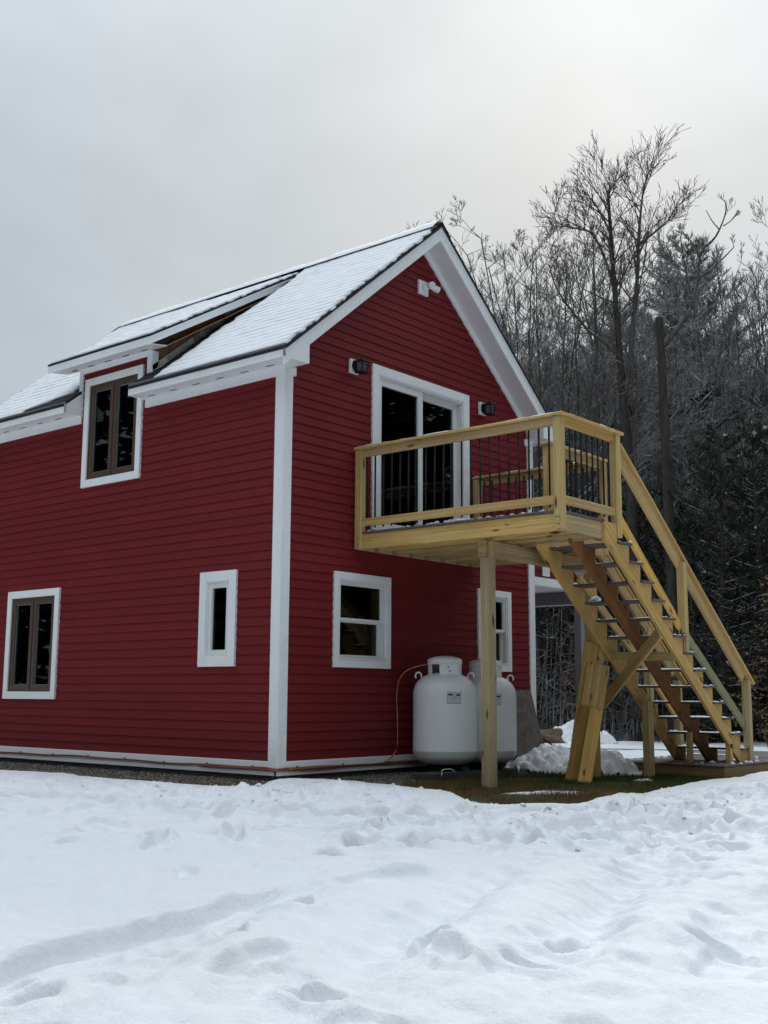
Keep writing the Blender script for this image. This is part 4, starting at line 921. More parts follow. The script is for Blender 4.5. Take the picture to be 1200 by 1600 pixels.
# guard posts
PW = .09
for (x, yy, zb, zt, w2) in ((1.14, -.125, 2.34, 3.492, 1), (1.14, -2.79, 2.345, 3.492, 1), (2.245, -2.815, 2.365, 3.492, 1), (2.245, -1.97, 2.48, 3.492, 0), (3.46, -1.97, 2.365, 3.492, 0), (3.46, -.13, 2.537, 3.492, 0)):
    post('guard_post', x, x + PW, yy, yy + PW, zb, zt, WOODP if w2 else WOOD, deck)
for (x, yy) in ((1.139, -2.76), (1.139, -2.73), (1.139, -.09)):
    for z in (2.39, 2.46): 
        v, f = lathe([(.001, 0), (.007, 0), (.007, .003), (.001, .004)], 10); mesh('bolt', [(x - c, yy + a, z + b) for a, b, c in v], f, BLACK, deck)
def guard(p0, p1, n_off, bal, capext=(0, 0), bottom=True, m=WOOD):
    """top rail, bottom rail and balusters between two posts; n_off points to the inside"""
    p0, p1 = Vector(p0), Vector(p1); d = (p1 - p0).normalized(); n = Vector(n_off)
    bx_('top_rail', p0 + Vector((0, 0, 3.447)), p1 + Vector((0, 0, 3.447)), .038, .089, m)
    if bottom: bx_('bottom_rail', p0 + Vector((0, 0, 2.640)), p1 + Vector((0, 0, 2.640)), .038, .089, m=WOODY if m is WOOD else m)
    for t in bal:
        q = p0 + d * t + n * .030
        o = tube('baluster', [(q.x, q.y, 2.575), (q.x, q.y, 3.45)], .0105, BLACK, deck, 8)
guard((1.175, -.036, 0), (1.175, -2.70, 0), (1, 0, 0), [.13 + .1225 * k for k in range(21) if .13 + .1225 * k < 2.62])
guard((1.232, -2.765, 0), (2.243, -2.765, 0), (0, 1, 0), [.06 + .1148 * k for k in range(9)][:9])
guard((2.336, -1.92, 0), (3.458, -1.92, 0), (0, 1, 0), [.07 + .115 * k for k in range(10)][:9])
guard((3.515, -.04, 0), (3.515, -1.88, 0), (-1, 0, 0), [.17 + .1225 * k for k in range(14)])
cz = 3.5085
for nm, a, b, w_ in (('rail_cap', (1.18, -.036, cz), (1.18, -2.745, cz), .135), ('rail_cap', (1.1125, -2.813, cz), (2.37, -2.813 + .0, cz), .135)):
    pass
bx_('rail_cap', (1.180, -.036, cz), (1.180, -2.744, cz), .135, .030); bx_('rail_cap', (1.1125, -2.7775, cz), (2.375, -2.7775, cz), .064 * 2 - .002, .030)
bx_('rail_cap', (2.215, -1.925, cz), (3.57, -1.925, cz), .120, .030); bx_('rail_cap', (3.51, -.036, cz), (3.51, -1.863, cz), .120, .030)

# ------------------------------------------------------------------ the staircase
stair = empty('staircase', (3.8, -2.35, -.27)); tag(stair, 'open-riser wooden staircase running down from the deck with grey treads and pine handrails', 'staircase')
NT, T0X, T0Z, RUN, RISE = 13, 2.53, 2.325, .2467, .1877
def stringer(y0, y1, m):
    pl = [(2.0, 2.325), (2.0, 2.50), (2.0 + .02, 2.51) if False else (2.0, 2.5125)]
    pl = [(2.005, 2.322), (2.005, 2.5125), (T0X - .262, 2.5125)]
    x = T0X - .262
    for k in range(NT):
        zt = T0Z - RISE * k - .027; xn = T0X + RUN * k - .022
        pl += [(x, zt), (xn, zt)]; x = xn
    pl += [(x, -.098), (5.195, -.098)]
    # local frame with the grain along the slope
    a = math.atan2(-.759, 1); ca, sa = math.cos(a), math.sin(a); c0 = Vector((3.75, 0, 1.1))
    loc = [((p - c0.x) * ca + (q - c0.z) * sa, -(p - c0.x) * sa + (q - c0.z) * ca) for p, q in pl]
    n = len(loc); w_ = (y1 - y0) / 2
    vs = [(p, -w_, q) for p, q in loc] + [(p, w_, q) for p, q in loc]
    fs = [tuple(range(n)), tuple(range(n, 2 * n))[::-1]] + [(i, i + n, (i + 1) % n + n, (i + 1) % n) for i in range(n)]
    o = mesh('stringer', vs, fs, m, stair); fixn(o)
    mw = Matrix.Rotation(-a, 4, 'Y'); mw.translation = (c0.x, (y0 + y1) / 2, c0.z); pset(o, mw); return o
stringer(-2.79, -2.752, WOODY)['label'] = 'golden outer stringer'
stringer(-2.38, -2.342, WOODO)['label'] = 'dark orange middle stringer'
stringer(-1.95, -1.912, WOOD)
for k in range(NT):
    zt = T0Z - RISE * k; xn = T0X + RUN * k
    board('tread', (xn - .075 + .004, -2.825, zt - .013), (xn - .075 + .004, -1.885, zt - .013), .142, .025, TREAD, stair)
    board('tread', (xn - .218 + .004, -2.825, zt - .013), (xn - .218 + .004, -1.885, zt - .013), .136, .025, TREAD, stair)
rzl = lambda x: 3.348 - .757 * (x - 2.43)
dn = Vector((1, 0, -.757)).normalized(); nn = Vector((.757, 0, 1)).normalized()
def rail_line(name, x0, x1, y, off, w, h, m, zf=rzl):
    a, b = Vector((x0, y, zf(x0))) - nn * off, Vector((x1, y, zf(x1))) - nn * off
    return board(name, a, b, w, h, m, stair, (.757, 0, 1))
rail_line('handrail_cap', 2.352, 5.70, -2.775, .016, .089, .030, WOOD); rail_line('handrail', 2.352, 5.50, -2.765, .102, .038, .140, WOODY)
rail_line('handrail_cap', 3.572, 5.70, -1.855, .016, .089, .030, WOOD); rail_line('handrail', 3.572, 5.42, -1.865, .102, .038, .140, WOODY)
zl1 = lambda x: 2.635 - .790 * (x - 2.33)
board('lower_rail', (2.34, -2.765, 2.60), (3.722, -2.765, 1.49), .038, .100, WOODY, stair, (.79, 0, 1))
lr = board('lower_rail', (3.813, -2.765, 1.44), (5.428, -2.765, .345), .038, .105, WOODG, stair, (.7, 0, 1)); lr['label'] = 'greenish lower rail'
board('lower_rail', (3.0, -1.87, 2.05), (4.60, -1.87, 1.03), .038, .100, WOOD, stair, (.7, 0, 1)); board('lower_rail', (4.72, -1.87, .95), (5.43, -1.87, .42), .038, .100, WOOD, stair, (.7, 0, 1))
post('stair_post', 3.722, 3.812, -2.835, -2.7455, 1.415, 2.235, WOODP, stair); post('stair_post_foot', 3.745, 3.812, -2.835, -2.792, 1.20, 1.414, WOODP, stair)
post('stair_post', 5.428, 5.518, -2.835, -2.7455, -.095, .90, WOODP, stair)
post('stair_post', 4.625, 4.715, -1.91, -1.821, .52, 1.55, WOODP, stair); post('stair_post', 5.428, 5.518, -1.905, -1.816, -.095, .90, WOODP, stair)
# braces and short legs under the flight
board('cross_brace', (3.60, -2.750, 1.145), (3.60, -1.735, 1.165), .038, .100, WOODP, stair)
board('diagonal_brace', (3.25, -2.748, 1.40), (3.86, -1.66, .60), .038, .140, WOOD, stair)
post('short_leg', 4.10, 4.22, -2.145, -2.055, -.30, .64, WOODP, stair); post('short_leg', 4.225, 4.31, -2.10, -2.01, -.30, .60, WOODP, stair)
post('short_leg', 4.66, 4.73, -2.405, -2.345, -.10, .27, WOODP, stair); post('short_leg', 4.93, 5.0, -2.79, -2.725, -.10, .135, WOODP, stair)
# ------------------------------------------------------------------ platform at the foot of the stairs
plat = empty('platform', (5.6, -2.2, -.28)); tag(plat, 'low wooden landing platform with grey boards at the foot of the staircase', 'platform')
board('rim_board', (4.475, -1.40, -.205), (4.475, -2.875, -.205), .038, .165, PLAT, plat); board('rim_board', (4.456, -2.895, -.205), (6.9, -2.895, -.205), .038, .165, PLAT, plat)
board('rim_board', (4.456, -1.38, -.205), (6.9, -1.38, -.205), .038, .165, PLAT, plat); board('rim_board', (6.92, -1.36, -.205), (6.92, -2.915, -.205), .038, .165, PLAT, plat)
y = -1.37
while y > -2.92:
    y1 = max(y - .138, -2.93); board('deck_board', (4.44, (y + y1) / 2, -.1105), (6.94, (y + y1) / 2, -.1105), y - y1 - .004, .022, TREAD, plat); y -= .142

# ------------------------------------------------------------------ planks leaning on the inner post
wv = Vector((.644, -.765, 0)); 
def plank(p0, p1, w, m, label, th=.038):
    p0, p1 = Vector(p0), Vector(p1); d = (p1 - p0).normalized(); n = wv.cross(d).normalized()
    o = board('plank', p0, p1, w, th, m, None, n, .003); tag(o, label, 'plank', 'loose planks leaning under the stairs'); return o
plank((3.00, -1.80, -.26), (3.47, -1.80, 1.31), .245, WOOD, 'tallest pale plank at the back of the leaning stack under the stairs')
plank((2.93, -1.875, -.26), (3.43, -1.865, 1.065), .262, WOOD, 'second tallest plank of the leaning stack, with a reddish streak')
plank((2.80, -1.90, -.26), (3.20, -1.885, .560), .250, wood_mat('orange_pine', (.40, .26, .095), (.24, .130, .038)), 'short orange plank low in the leaning stack')
plank((2.73, -2.045, -.26), (3.145, -1.985, .545), .150, WOODY, 'short narrow golden plank at the very front of the leaning stack')

# ------------------------------------------------------------------ snow lying on caps, rails and treads
def snow_strip(name, a, b, w, h, label, parent=None, seed=1, upv=(0, 0, 1)):
    a, b = Vector(a), Vector(b); d = (b - a); L_ = d.length; d.normalize(); u = Vector(upv).normalized(); s = u.cross(d).normalized()
    n = max(6, int(L_ / .03)); t = np.linspace(0, 1, n + 1); c = np.linspace(-1, 1, 7); T, C = np.meshgrid(t, c)
    hh = (h * (.75 + .35 * vnoise(T * L_, C * .3, .12, seed) + .25 * vnoise(T * L_, C * 0, .45, seed + 1))) * np.sqrt(np.clip(1 - C ** 4, 0, 1)) * np.clip(np.minimum(T, 1 - T) * L_ / .02, 0, 1) ** .5 - .001
    ww = w / 2 * (1 + .08 * vnoise(T * L_, C * 0, .1, seed + 2))
    P_ = np.array(a)[None, None] + T[..., None] * L_ * np.array(d) + (C * ww)[..., None] * np.array(s) + hh[..., None] * np.array(u)
    o = grid_mesh(name, P_[..., 0], P_[..., 1], P_[..., 2], SNOWC); tag(o, label, 'snow', None, 'stuff'); return o
cz2 = cz + .0145
snow_strip('rail_snow', (1.180, -.05, cz2), (1.180, -2.84, cz2), .125, .014, 'snow along the long side rail cap of the deck', seed=3)
snow_strip('rail_snow', (1.13, -2.7775, cz2), (2.365, -2.7775, cz2), .118, .014, 'snow along the outer rail cap of the deck', seed=5)
snow_strip('rail_snow', (2.23, -1.925, cz2), (3.56, -1.925, cz2), .11, .016, 'snow on the inner rail cap beside the stair opening', seed=7)
snow_strip('rail_snow', (3.51, -.05, cz2), (3.51, -1.86, cz2), .11, .014, 'snow on the far side rail cap near the wall', seed=9)
q0, q1 = Vector((2.37, -2.775, rzl(2.37))), Vector((5.69, -2.775, rzl(5.69)))
snow_strip('handrail_snow', q0, q1, .075, .009, 'thin snow on the outer stair handrail', seed=11, upv=nn)
q0, q1 = Vector((3.60, -1.855, rzl(3.60))), Vector((5.69, -1.855, rzl(5.69)))
snow_strip('handrail_snow', q0, q1, .075, .010, 'thin snow on the inner stair handrail', seed=13, upv=nn)
for k in range(NT):
    zt = T0Z - RISE * k; xn = T0X + RUN * k
    snow_strip('tread_snow', (xn - .15, -2.79, zt), (xn - .15, -1.93, zt), .20, .009 + .006 * (k % 3 == 1), 'thin snow on stair tread %d counting down from the deck' % (k + 1), seed=20 + k)
def lump_geo(c, r, seed, n=10):
    vs, fs = [], []; rr = random.Random(seed); ph = [rr.uniform(0, 6.28) for _ in range(4)]
    for i in range(n // 2 + 1):
        e = math.pi / 2 * (1 - i / (n // 2)) 
        for k in range(n):
            a = 2 * math.pi * k / n; q = 1 + .25 * math.sin(3 * a + ph[0]) + .2 * math.sin(5 * a + ph[1] + 3 * e)
            vs.append((c[0] + r * q * math.cos(e) * math.cos(a), c[1] + r * q * math.cos(e) * math.sin(a), c[2] + r * .75 * math.sin(e) * (1 + .2 * math.sin(2 * a + ph[2]))))
    for i in range(n // 2):
        for k in range(n):
            a, b = i * n + k, i * n + (k + 1) % n; fs.append((a, a + n, b + n, b))
    return vs, fs
def lumps(name, lst, label, m=SNOWC):
    V_, F_ = [], []
    for i, (c, r) in enumerate(lst):
        v, f = lump_geo(c, r, i * 7 + 3); n = len(V_); V_ += v; F_ += [tuple(q + n for q in g) for g in f]
    o = mesh(name, V_, F_, m, None, True); tag(o, label, 'snow', None, 'stuff'); return o
rr = random.Random(5); ll = []
for k in range(NT):
    zt = T0Z - RISE * k; xn = T0X + RUN * k
    for yy_ in (-2.80, -2.28, -1.96):
        if rr.random() < .75:
            c_ = rr.uniform(-.03, .05)
            for j in range(rr.randint(3, 8)): ll.append(((xn - rr.uniform(.03, .20), yy_ + c_ + rr.gauss(0, .035), zt + .002), rr.uniform(.008, .022)))
for j in range(14): ll.append(((T0X + RUN * 3 - .12 + rr.gauss(0, .02), -1.99 + rr.gauss(0, .03), T0Z - RISE * 3 + rr.uniform(0, .07)), rr.uniform(.015, .03)))
lumps('tread_clods', ll, 'small clods of snow kicked onto the stair treads')
ll = [((1.19 + abs(rr.gauss(0, .03)), -rr.uniform(.2, 2.6), 2.535), rr.uniform(.008, .026)) for _ in range(90)] + [((rr.uniform(1.3, 2.1), -2.70 + rr.gauss(0, .02), 2.535), rr.uniform(.006, .018)) for _ in range(25)] + [((1.19 + rr.uniform(0, .05), -1.45 + rr.gauss(0, .16), 2.54), rr.uniform(.015, .034)) for _ in range(24)]
lumps('deck_clods', ll, 'crumbs of snow along the outer edge of the deck boards')
ll = [((4.5 + rr.uniform(0, 2), rr.choice((-2.85, -2.5, -1.6)) + rr.gauss(0, .05), -.10), rr.uniform(.01, .035)) for _ in range(60)]
lumps('platform_clods', ll, 'crumbs of snow on the landing platform')
# patch of slush on the grass and shovelled mounds
def mound(name, cx, cy, ax, ay, h, ang, label, seed):
    n = 90; g = np.linspace(-1.25, 1.25, n); A, B = np.meshgrid(g, g); r = np.hypot(A, B)
    ca, sa = math.cos(ang), math.sin(ang); X = cx + A * ax * ca - B * ay * sa; Y = cy + A * ax * sa + B * ay * ca
    r2 = r + .16 * vnoise(X, Y, .22, seed) + .08 * vnoise(X, Y, .08, seed + 9)
    z = h * np.clip(1 - r2 ** 2, -1, 1) ** 1.0 if False else h * (1 - r2 ** 1.7)
    z = z + (.30 * h * np.abs(vnoise(X, Y, .13, seed + 1)) + .16 * h * np.abs(vnoise(X, Y, .06, seed + 2))) * (r2 < 1)
    z = np.where(r2 < 1.02, z, -.05); z = np.maximum(z, -.05)
    o = grid_mesh(name, X, Y, ground_z(X, Y) + z - .01, SNOWC, (z > -.049)); tag(o, label, 'snow mound'); return o
mound('snow_mound', 4.20, -.72, .62, .42, .28, -.85, 'mound of shovelled snow between the weathered slab and the leaning planks', 7)
mound('snow_mound', 4.10, -1.46, .54, .32, .25, -.95, 'mound of shovelled snow between the leaning planks and the landing platform', 17)
mound('slush_patch', 1.35, -2.50, .62, .10, .035, -.70, 'thin patch of slush on the grass in front of the leaning planks', 27)
mound('snow_patch', 3.6, -2.3, .22, .12, .03, .2, 'small patch of snow on the grass near the platform corner', 37)
# boulder and snow heap across the driveway
vs, fs = [], []; rr = random.Random(3)
bm = bmesh.new(); bmesh.ops.create_icosphere(bm, subdivisions=3, radius=1)
for v in bm.verts:
    k = 1 + .22 * math.sin(3.1 * v.co.x + 1) * math.cos(2.7 * v.co.y) + .12 * math.sin(7 * v.co.z + 4 * v.co.x) + rr.uniform(-.03, .03)
    q = Vector((v.co.x * .62, v.co.y * .40, v.co.z * .42)) * k; q.z = min(q.z, .30 + .1 * q.x); v.co = q
me = bpy.data.meshes.new('boulder'); bm.to_mesh(me); bm.free(); bo = link('boulder', me, ROCK); bo.location = (10.70, 3.45, -.13); bo.scale = (.62, .62, .62); bo.rotation_euler = (0, 0, -.9); tag(bo, 'brown boulder at the edge of the snow across the driveway', 'boulder')
mound('snow_heap', 11.75, 3.35, .75, .5, .36, -.9, 'heap of snow beside the boulder across the driveway', 47)

# ------------------------------------------------------------------ gravel strip and grass
def scatter_stones(n, fx, name, m, lo, hi, seed):
    g = np.random.default_rng(seed); P_ = fx(g, n)
    base = np.array([[1, 0, 0], [0, 1, 0], [-1, 0, 0], [0, -1, 0], [0, 0, 1], [0, 0, -.6]], float)
    F_ = np.array([[0, 1, 4], [1, 2, 4], [2, 3, 4], [3, 0, 4], [1, 0, 5], [2, 1, 5], [3, 2, 5], [0, 3, 5]])
    s = g.uniform(lo, hi, (n, 1, 1)) * g.uniform(.6, 1.3, (n, 1, 3)); a = g.uniform(0, 6.28, n); ca, sa = np.cos(a), np.sin(a)
    q = base[None] * s + g.normal(0, .15, (n, 6, 3)) * s; x = q[..., 0] * ca[:, None] - q[..., 1] * sa[:, None]; y = q[..., 0] * sa[:, None] + q[..., 1] * ca[:, None]
    tilt = g.uniform(-.5, .5, (n, 1)); z = q[..., 2] * .7 + x * tilt
    co = np.stack([x + P_[:, 0:1], y + P_[:, 1:2], z + P_[:, 2:3]], -1).reshape(-1, 3)
    fc = (F_[None] + (np.arange(n) * 6)[:, None, None]).reshape(-1, 3)
    o = raw_mesh(name, co, fc, m); return o
GRAV, t_, p_ = mat('gravel_stone', (.2, .18, .16), .85)
vo = N(t_, 'ShaderNodeTexVoronoi'); vo.inputs['Scale'].default_value = 45; t_.links.new(objco(t_, (1, 1, 1), False), vo.inputs['Vector'])
t_.links.new(ramp(t_, vo.outputs['Color'], [(.15, (.06, .047, .038)), (.5, (.15, .125, .10)), (.8, (.27, .25, .225)), (1, (.42, .40, .38))]), p_.inputs['Base Color'])
def gl(g, n):
    y = g.uniform(-.7, 5.9, n); x = -g.uniform(.0, 1, n) ** 1.1 * 1.0 - .02; return np.stack([x, y, ground_z(x, y) + g.uniform(0, .012, n)], 1)
def gg(g, n):
    x = g.uniform(-.2, 2.3, n); y = -g.uniform(0, 1, n) * np.clip(.95 - .18 * np.maximum(x - .5, 0), .2, 1) - .02; return np.stack([x, y, ground_z(x, y) + g.uniform(0, .012, n)], 1)
tag(scatter_stones(15000, gl, 'gravel', GRAV, .006, .017, 1), 'wet brown gravel strip along the foot of the side wall', 'gravel', None, 'stuff')
tag(scatter_stones(6000, gg, 'gravel', GRAV, .006, .016, 2), 'wet gravel along the foot of the gable wall before the tanks', 'gravel', None, 'stuff')
GRASS, t_, p_ = mat('winter_grass', (.06, .06, .02), .8, spec=.2)
gn = noise(t_, objco(t_, (1, 1, 1), False), 1.6, 4, .6); gx = N(t_, 'ShaderNodeTexCoord'); sx_ = N(t_, 'ShaderNodeSeparateXYZ'); t_.links.new(gx.outputs['Object'], sx_.inputs[0])
gf = M('ADD', gn, M('MULTIPLY', M('SUBTRACT', sx_.outputs[0], 2.2, t=t_), .10, t=t_), t=t_)
t_.links.new(ramp(t_, gf, [(.35, (.16, .10, .04)), (.48, (.12, .10, .035)), (.60, (.055, .085, .022)), (.8, (.030, .058, .014))]), p_.inputs['Base Color'])
def grass(n, seed):
    g = np.random.default_rng(seed); x = g.uniform(.0, 6.6, n * 3); y = g.uniform(-3.5, -.35, n * 3)
    ok = inside(x, y, [(.45, -.9), (1.5, -.75), (3.4, -.85), (4.4, -.4), (4.6, -1.2), (6.6, -1.2), (6.6, -3.4), (1, -3.5), (-.3, -3.3), (.2, -2.1)]) & (vnoise(x, y, .35, 3) > -.55); x, y = x[ok][:n], y[ok][:n]; n = len(x)
    z = ground_z(x, y); h = g.uniform(.018, .055, n) * (1 + .5 * vnoise(x, y, .5, 8)); a = g.uniform(0, 6.28, n); w = g.uniform(.0018, .004, n); l = g.uniform(.2, 1.1, n) * h; b = g.uniform(0, 6.28, n)
    p0 = np.stack([x - np.cos(a) * w, y - np.sin(a) * w, z - .005], 1); p1 = np.stack([x + np.cos(a) * w, y + np.sin(a) * w, z - .005], 1); p2 = np.stack([x + np.cos(b) * l, y + np.sin(b) * l, z + h], 1)
    co = np.stack([p0, p1, p2], 1).reshape(-1, 3); return raw_mesh('grass', co, np.arange(3 * n).reshape(-1, 3), GRASS)
tag(grass(90000, 4), 'short brown and green winter grass under the deck and stairs', 'grass', None, 'stuff')
rr = random.Random(77); ll = []
for _ in range(900):
    t = rr.random(); i = int(t * 13); a, b = EDGE[4 + i], EDGE[5 + i]; f = rr.random(); x0, y0 = a[0] + (b[0] - a[0]) * f, a[1] + (b[1] - a[1]) * f
    x0 -= abs(rr.gauss(0, 1.1)) * .7 + .1; y0 -= abs(rr.gauss(0, 1.1)) * .7 + .1
    if rr.random() < .35 and ll: c = ll[-1][0]; x0, y0 = c[0] + rr.gauss(0, .09), c[1] + rr.gauss(0, .09)
    if not (-7 < x0 < 8.5 and -7.8 < y0 < 5.5): continue
    ll.append(((x0, y0, 0), min(.035, rr.lognormvariate(-4.45, .45))))
zz = snow_z(np.array([q[0][0] for q in ll])[None], np.array([q[0][1] for q in ll])[None])[0]
lumps('snow_crumbs', [((c[0], c[1], float(z) - r * .25), r) for (c, r), z in zip(ll, zz)], 'loose crumbs of snow thrown up along the rutted track', SNOW)
# ------------------------------------------------------------------ trees
def seg_mesh(name, P0, P1, R0, R1, m, parent=None, ns=3):
    P0, P1 = np.asarray(P0, float), np.asarray(P1, float); R0, R1 = np.asarray(R0)[:, None], np.asarray(R1)[:, None]
    d = P1 - P0; d /= np.linalg.norm(d, axis=1, keepdims=True) + 1e-9
    ref = np.where(np.abs(d[:, 2:3]) < .9, np.array([[0, 0, 1.]]), np.array([[1., 0, 0]]))
    a = np.cross(d, ref); a /= np.linalg.norm(a, axis=1, keepdims=True) + 1e-9; b = np.cross(a, d)
    n = len(P0); vs = []
    for P_, R_2 in ((P0, R0), (P1, R1)):
        for k in range(ns):
            t = 2 * math.pi * k / ns + math.pi / 2; vs.append(P_ + (a * math.cos(t) + b * math.sin(t)) * R_2)
    co = np.stack(vs, 1).reshape(-1, 3)
    base = np.array([(k, (k + 1) % ns, ns + (k + 1) % ns, ns + k) for k in range(ns)])
    fc = (base[None] + (np.arange(n) * 2 * ns)[:, None, None]).reshape(-1, 4)
    return raw_mesh(name, co, fc, m, parent)
class Segs:
    def __init__(s): s.a, s.b, s.r, s.q = [], [], [], []
    def add(s, a, b, r, q): s.a.append(tuple(a)); s.b.append(tuple(b)); s.r.append(r); s.q.append(q)
    def build(s, name, m, parent=None, ns=3): return seg_mesh(name, s.a, s.b, s.r, s.q, m, parent, ns)
def grow(S_, p, d, L_, r, lvl, g, up=.25, kids=(0, 5, 4, 4, 0), wander=.085, spread=.60, tmin=.0042):
    n = max(2, int(L_ / (.55 if lvl < 2 else .34))); st = L_ / n; p = Vector(p); d = Vector(d).normalized()
    for i in range(n):
        d = (d + Vector((g.gauss(0, wander), g.gauss(0, wander), g.gauss(0, wander) * .6 + up * wander))).normalized(); q = p + d * st
        r1 = max(tmin, r * (1 - .75 / n)); S_.add(p, q, r, r1)
        if lvl < 4 and (i > 0 or lvl > 1):
            nk = kids[lvl] / n; k = int(nk) + (g.random() < nk - int(nk))
            for _ in range(k):
                ax = d.orthogonal().normalized(); ax.rotate(Matrix.Rotation(g.uniform(0, 6.28), 3, d)); cd = (d * (1 - spread * .55) + ax * spread + Vector((0, 0, up * .8))).normalized()
                grow(S_, q, cd, L_ * g.uniform(.38, .70) * (1 - .45 * i / n), max(tmin, r1 * .45), lvl + 1, g, up, kids, wander * 1.05, spread * .9, tmin)
        p, r = q, r1
    return p, d
def bare_tree(name, H, r, seed, stems=1, lean=.03, first=.25, kids=(0, 9, 6, 4, 0), label=''):
    g = random.Random(seed); T, Cn = Segs(), Segs(); e = empty(name)
    for s in range(stems):
        p = Vector((g.uniform(-.2, .2), g.uniform(-.2, .2), -.3)) if stems > 1 else Vector((0, 0, -.3)); d = Vector((g.gauss(0, lean), g.gauss(0, lean), 1)).normalized()
        if stems > 1: d = (d + Vector((math.cos(s * 2.4), math.sin(s * 2.4), 0)) * .13).normalized()
        n = 16; st = (H * g.uniform(.85, 1) + .3) / n; rr = r
        for i in range(n):
            d = (d + Vector((g.gauss(0, .035), g.gauss(0, .035), .03))).normalized(); q = p + d * st; r1 = max(.012, r * (1 - (i + 1) / n) ** .85)
            T.add(p, q, rr, r1); rr = r1
            if i / n > first:
                for _ in range(1 + (g.random() < .55)):
                    az = g.uniform(0, 6.28); up_ = g.uniform(.55, 1.1); cd = Vector((math.cos(az), math.sin(az), up_)).normalized()
                    grow(Cn, q, cd, H * g.uniform(.13, .27) * (1.15 - .85 * i / n), max(.012, rr * .5), 1, g, .35, kids)
            p = q
    T.build('trunk', BARK, e, 6); Cn.build('crown', BARKC, e, 3); return e
NEED, t_, p_ = mat('pine_needles', (.03, .045, .028), .8, spec=.2)
fl_ = noise(t_, objco(t_, (1, 1, 1), False), 7, 2); geo = N(t_, 'ShaderNodeTexCoord')
t_.links.new(mixc(t_, ramp(t_, fl_, [(.66, (0, 0, 0)), (.70, (1, 1, 1))]), ramp(t_, noise(t_, objco(t_, (1, 1, 1), False), 2, 3), [(.3, (.016, .022, .014)), (.7, (.040, .052, .030))]), (.55, .57, .60)), p_.inputs['Base Color'])
NEEDS, t2_, p2_ = mat('hazed_snowy_needles', (.1, .11, .1), .8, spec=.2)  # pale greys mix dusted snow with distance haze painted into the needles
t2_.links.new(ramp(t2_, noise(t2_, objco(t2_, (1, 1, 1), False), 5, 3, .6), [(.40, (.20, .21, .195)), (.56, (.42, .435, .42)), (.70, (.72, .74, .76))]), p2_.inputs['Base Color'])
def needles(pts, dirs, L_, wd, k, g):
    n = len(pts); P_ = np.repeat(np.array(pts), k, 0); D_ = np.repeat(np.array(dirs), k, 0)
    D_ = D_ + g.normal(0, .55, D_.shape); D_ /= np.linalg.norm(D_, axis=1, keepdims=True)
    s = np.cross(D_, g.normal(0, 1, D_.shape)); s /= np.linalg.norm(s, axis=1, keepdims=True); l = L_ * g.uniform(.6, 1.3, (n * k, 1))
    co = np.stack([P_ - s * wd, P_ + s * wd, P_ + D_ * l], 1).reshape(-1, 3); return co, np.arange(3 * n * k).reshape(-1, 3)
def pine(name, H, r, seed, spread=3.0, base=.15, dens=1.0, nl=.16, asc=.25, wd=.016, pw=.75):
    g = random.Random(seed); ng = np.random.default_rng(seed); T, Bn = Segs(), Segs(); e = empty(name); pts, drs = [], []
    n = 14; p = Vector((0, 0, -.3)); d = Vector((0, 0, 1)); tr = []
    for i in range(n):
        d = (d + Vector((g.gauss(0, .02), g.gauss(0, .02), .05))).normalized(); q = p + d * (H + .3) / n; T.add(p, q, r * (1 - i / n) + .015, r * (1 - (i + 1) / n) + .015); tr.append((p, q)); p = q
    nb = int(H * 9 * dens)
    for b in range(nb):
        t = base + (1 - base) * (b + g.random()) / nb; i = min(n - 1, int(t * n)); f = t * n - i; p = tr[i][0].lerp(tr[i][1], f)
        if name == 'white_pine': t = min(.985, round(t * H / .62) * .62 / H + g.uniform(-.004, .004)); i = min(n - 1, int(t * n)); f = t * n - i; p = tr[i][0].lerp(tr[i][1], f)
        az = g.uniform(0, 6.28); L_ = spread * (1 - t) ** pw * g.uniform(.55, 1.15) + .25; c = Vector((math.cos(az), math.sin(az), asc + .5 * t)).normalized(); m_ = max(3, int(L_ / .30)); rr = .012 + .012 * L_
        for j in range(m_):
            c = (c + Vector((g.gauss(0, .10), g.gauss(0, .10), .035))).normalized(); q = p + c * L_ / m_; Bn.add(p, q, rr, rr * .8); rr *= .82
            if j > 0 or L_ < 1:
                for s in (-1, 1):
                    sd = c.cross(Vector((0, 0, 1))).normalized() * s; sl = L_ * .26 * g.uniform(.5, 1.2) * (1 - .4 * j / m_); dd = (c * .8 + sd * .8 + Vector((0, 0, .18))).normalized(); a = q
                    e2 = a + dd * sl; Bn.add(a, e2, .006, .004)
                    for w in range(max(2, int(sl / .10 * dens))):
                        pts.append(tuple(a.lerp(e2, (w + 1) / max(2, int(sl / .10 * dens))))); drs.append(tuple(dd + Vector((0, 0, .25))))
            pts.append(tuple(q)); drs.append(tuple(c + Vector((0, 0, .2)))); p = q
    T.build('trunk', BARKD, e, 6); Bn.build('branches', BARKD, e, 3)
    co, fc = needles(pts, drs, nl, wd, 5, ng); raw_mesh('foliage', co, fc, NEEDS if name == 'white_pine' else NEED, e); return e
CX, CY = -8.69, -8.76
def at(az, D): a = math.radians(az); x, y = CX + D * math.sin(a), CY + D * math.cos(a); return (x, y, float(ground_z(x, y)) - .03)
GB, GP, GC = 'bare grey trees in the woods behind the stairs', 'pines and hemlocks in the woods', 'bare trees beyond the driveway'
LB, LP = 'bare grey tree standing in the dense woods beyond the driveway', 'dark evergreen with snow specks in the shaded edge of the woods'
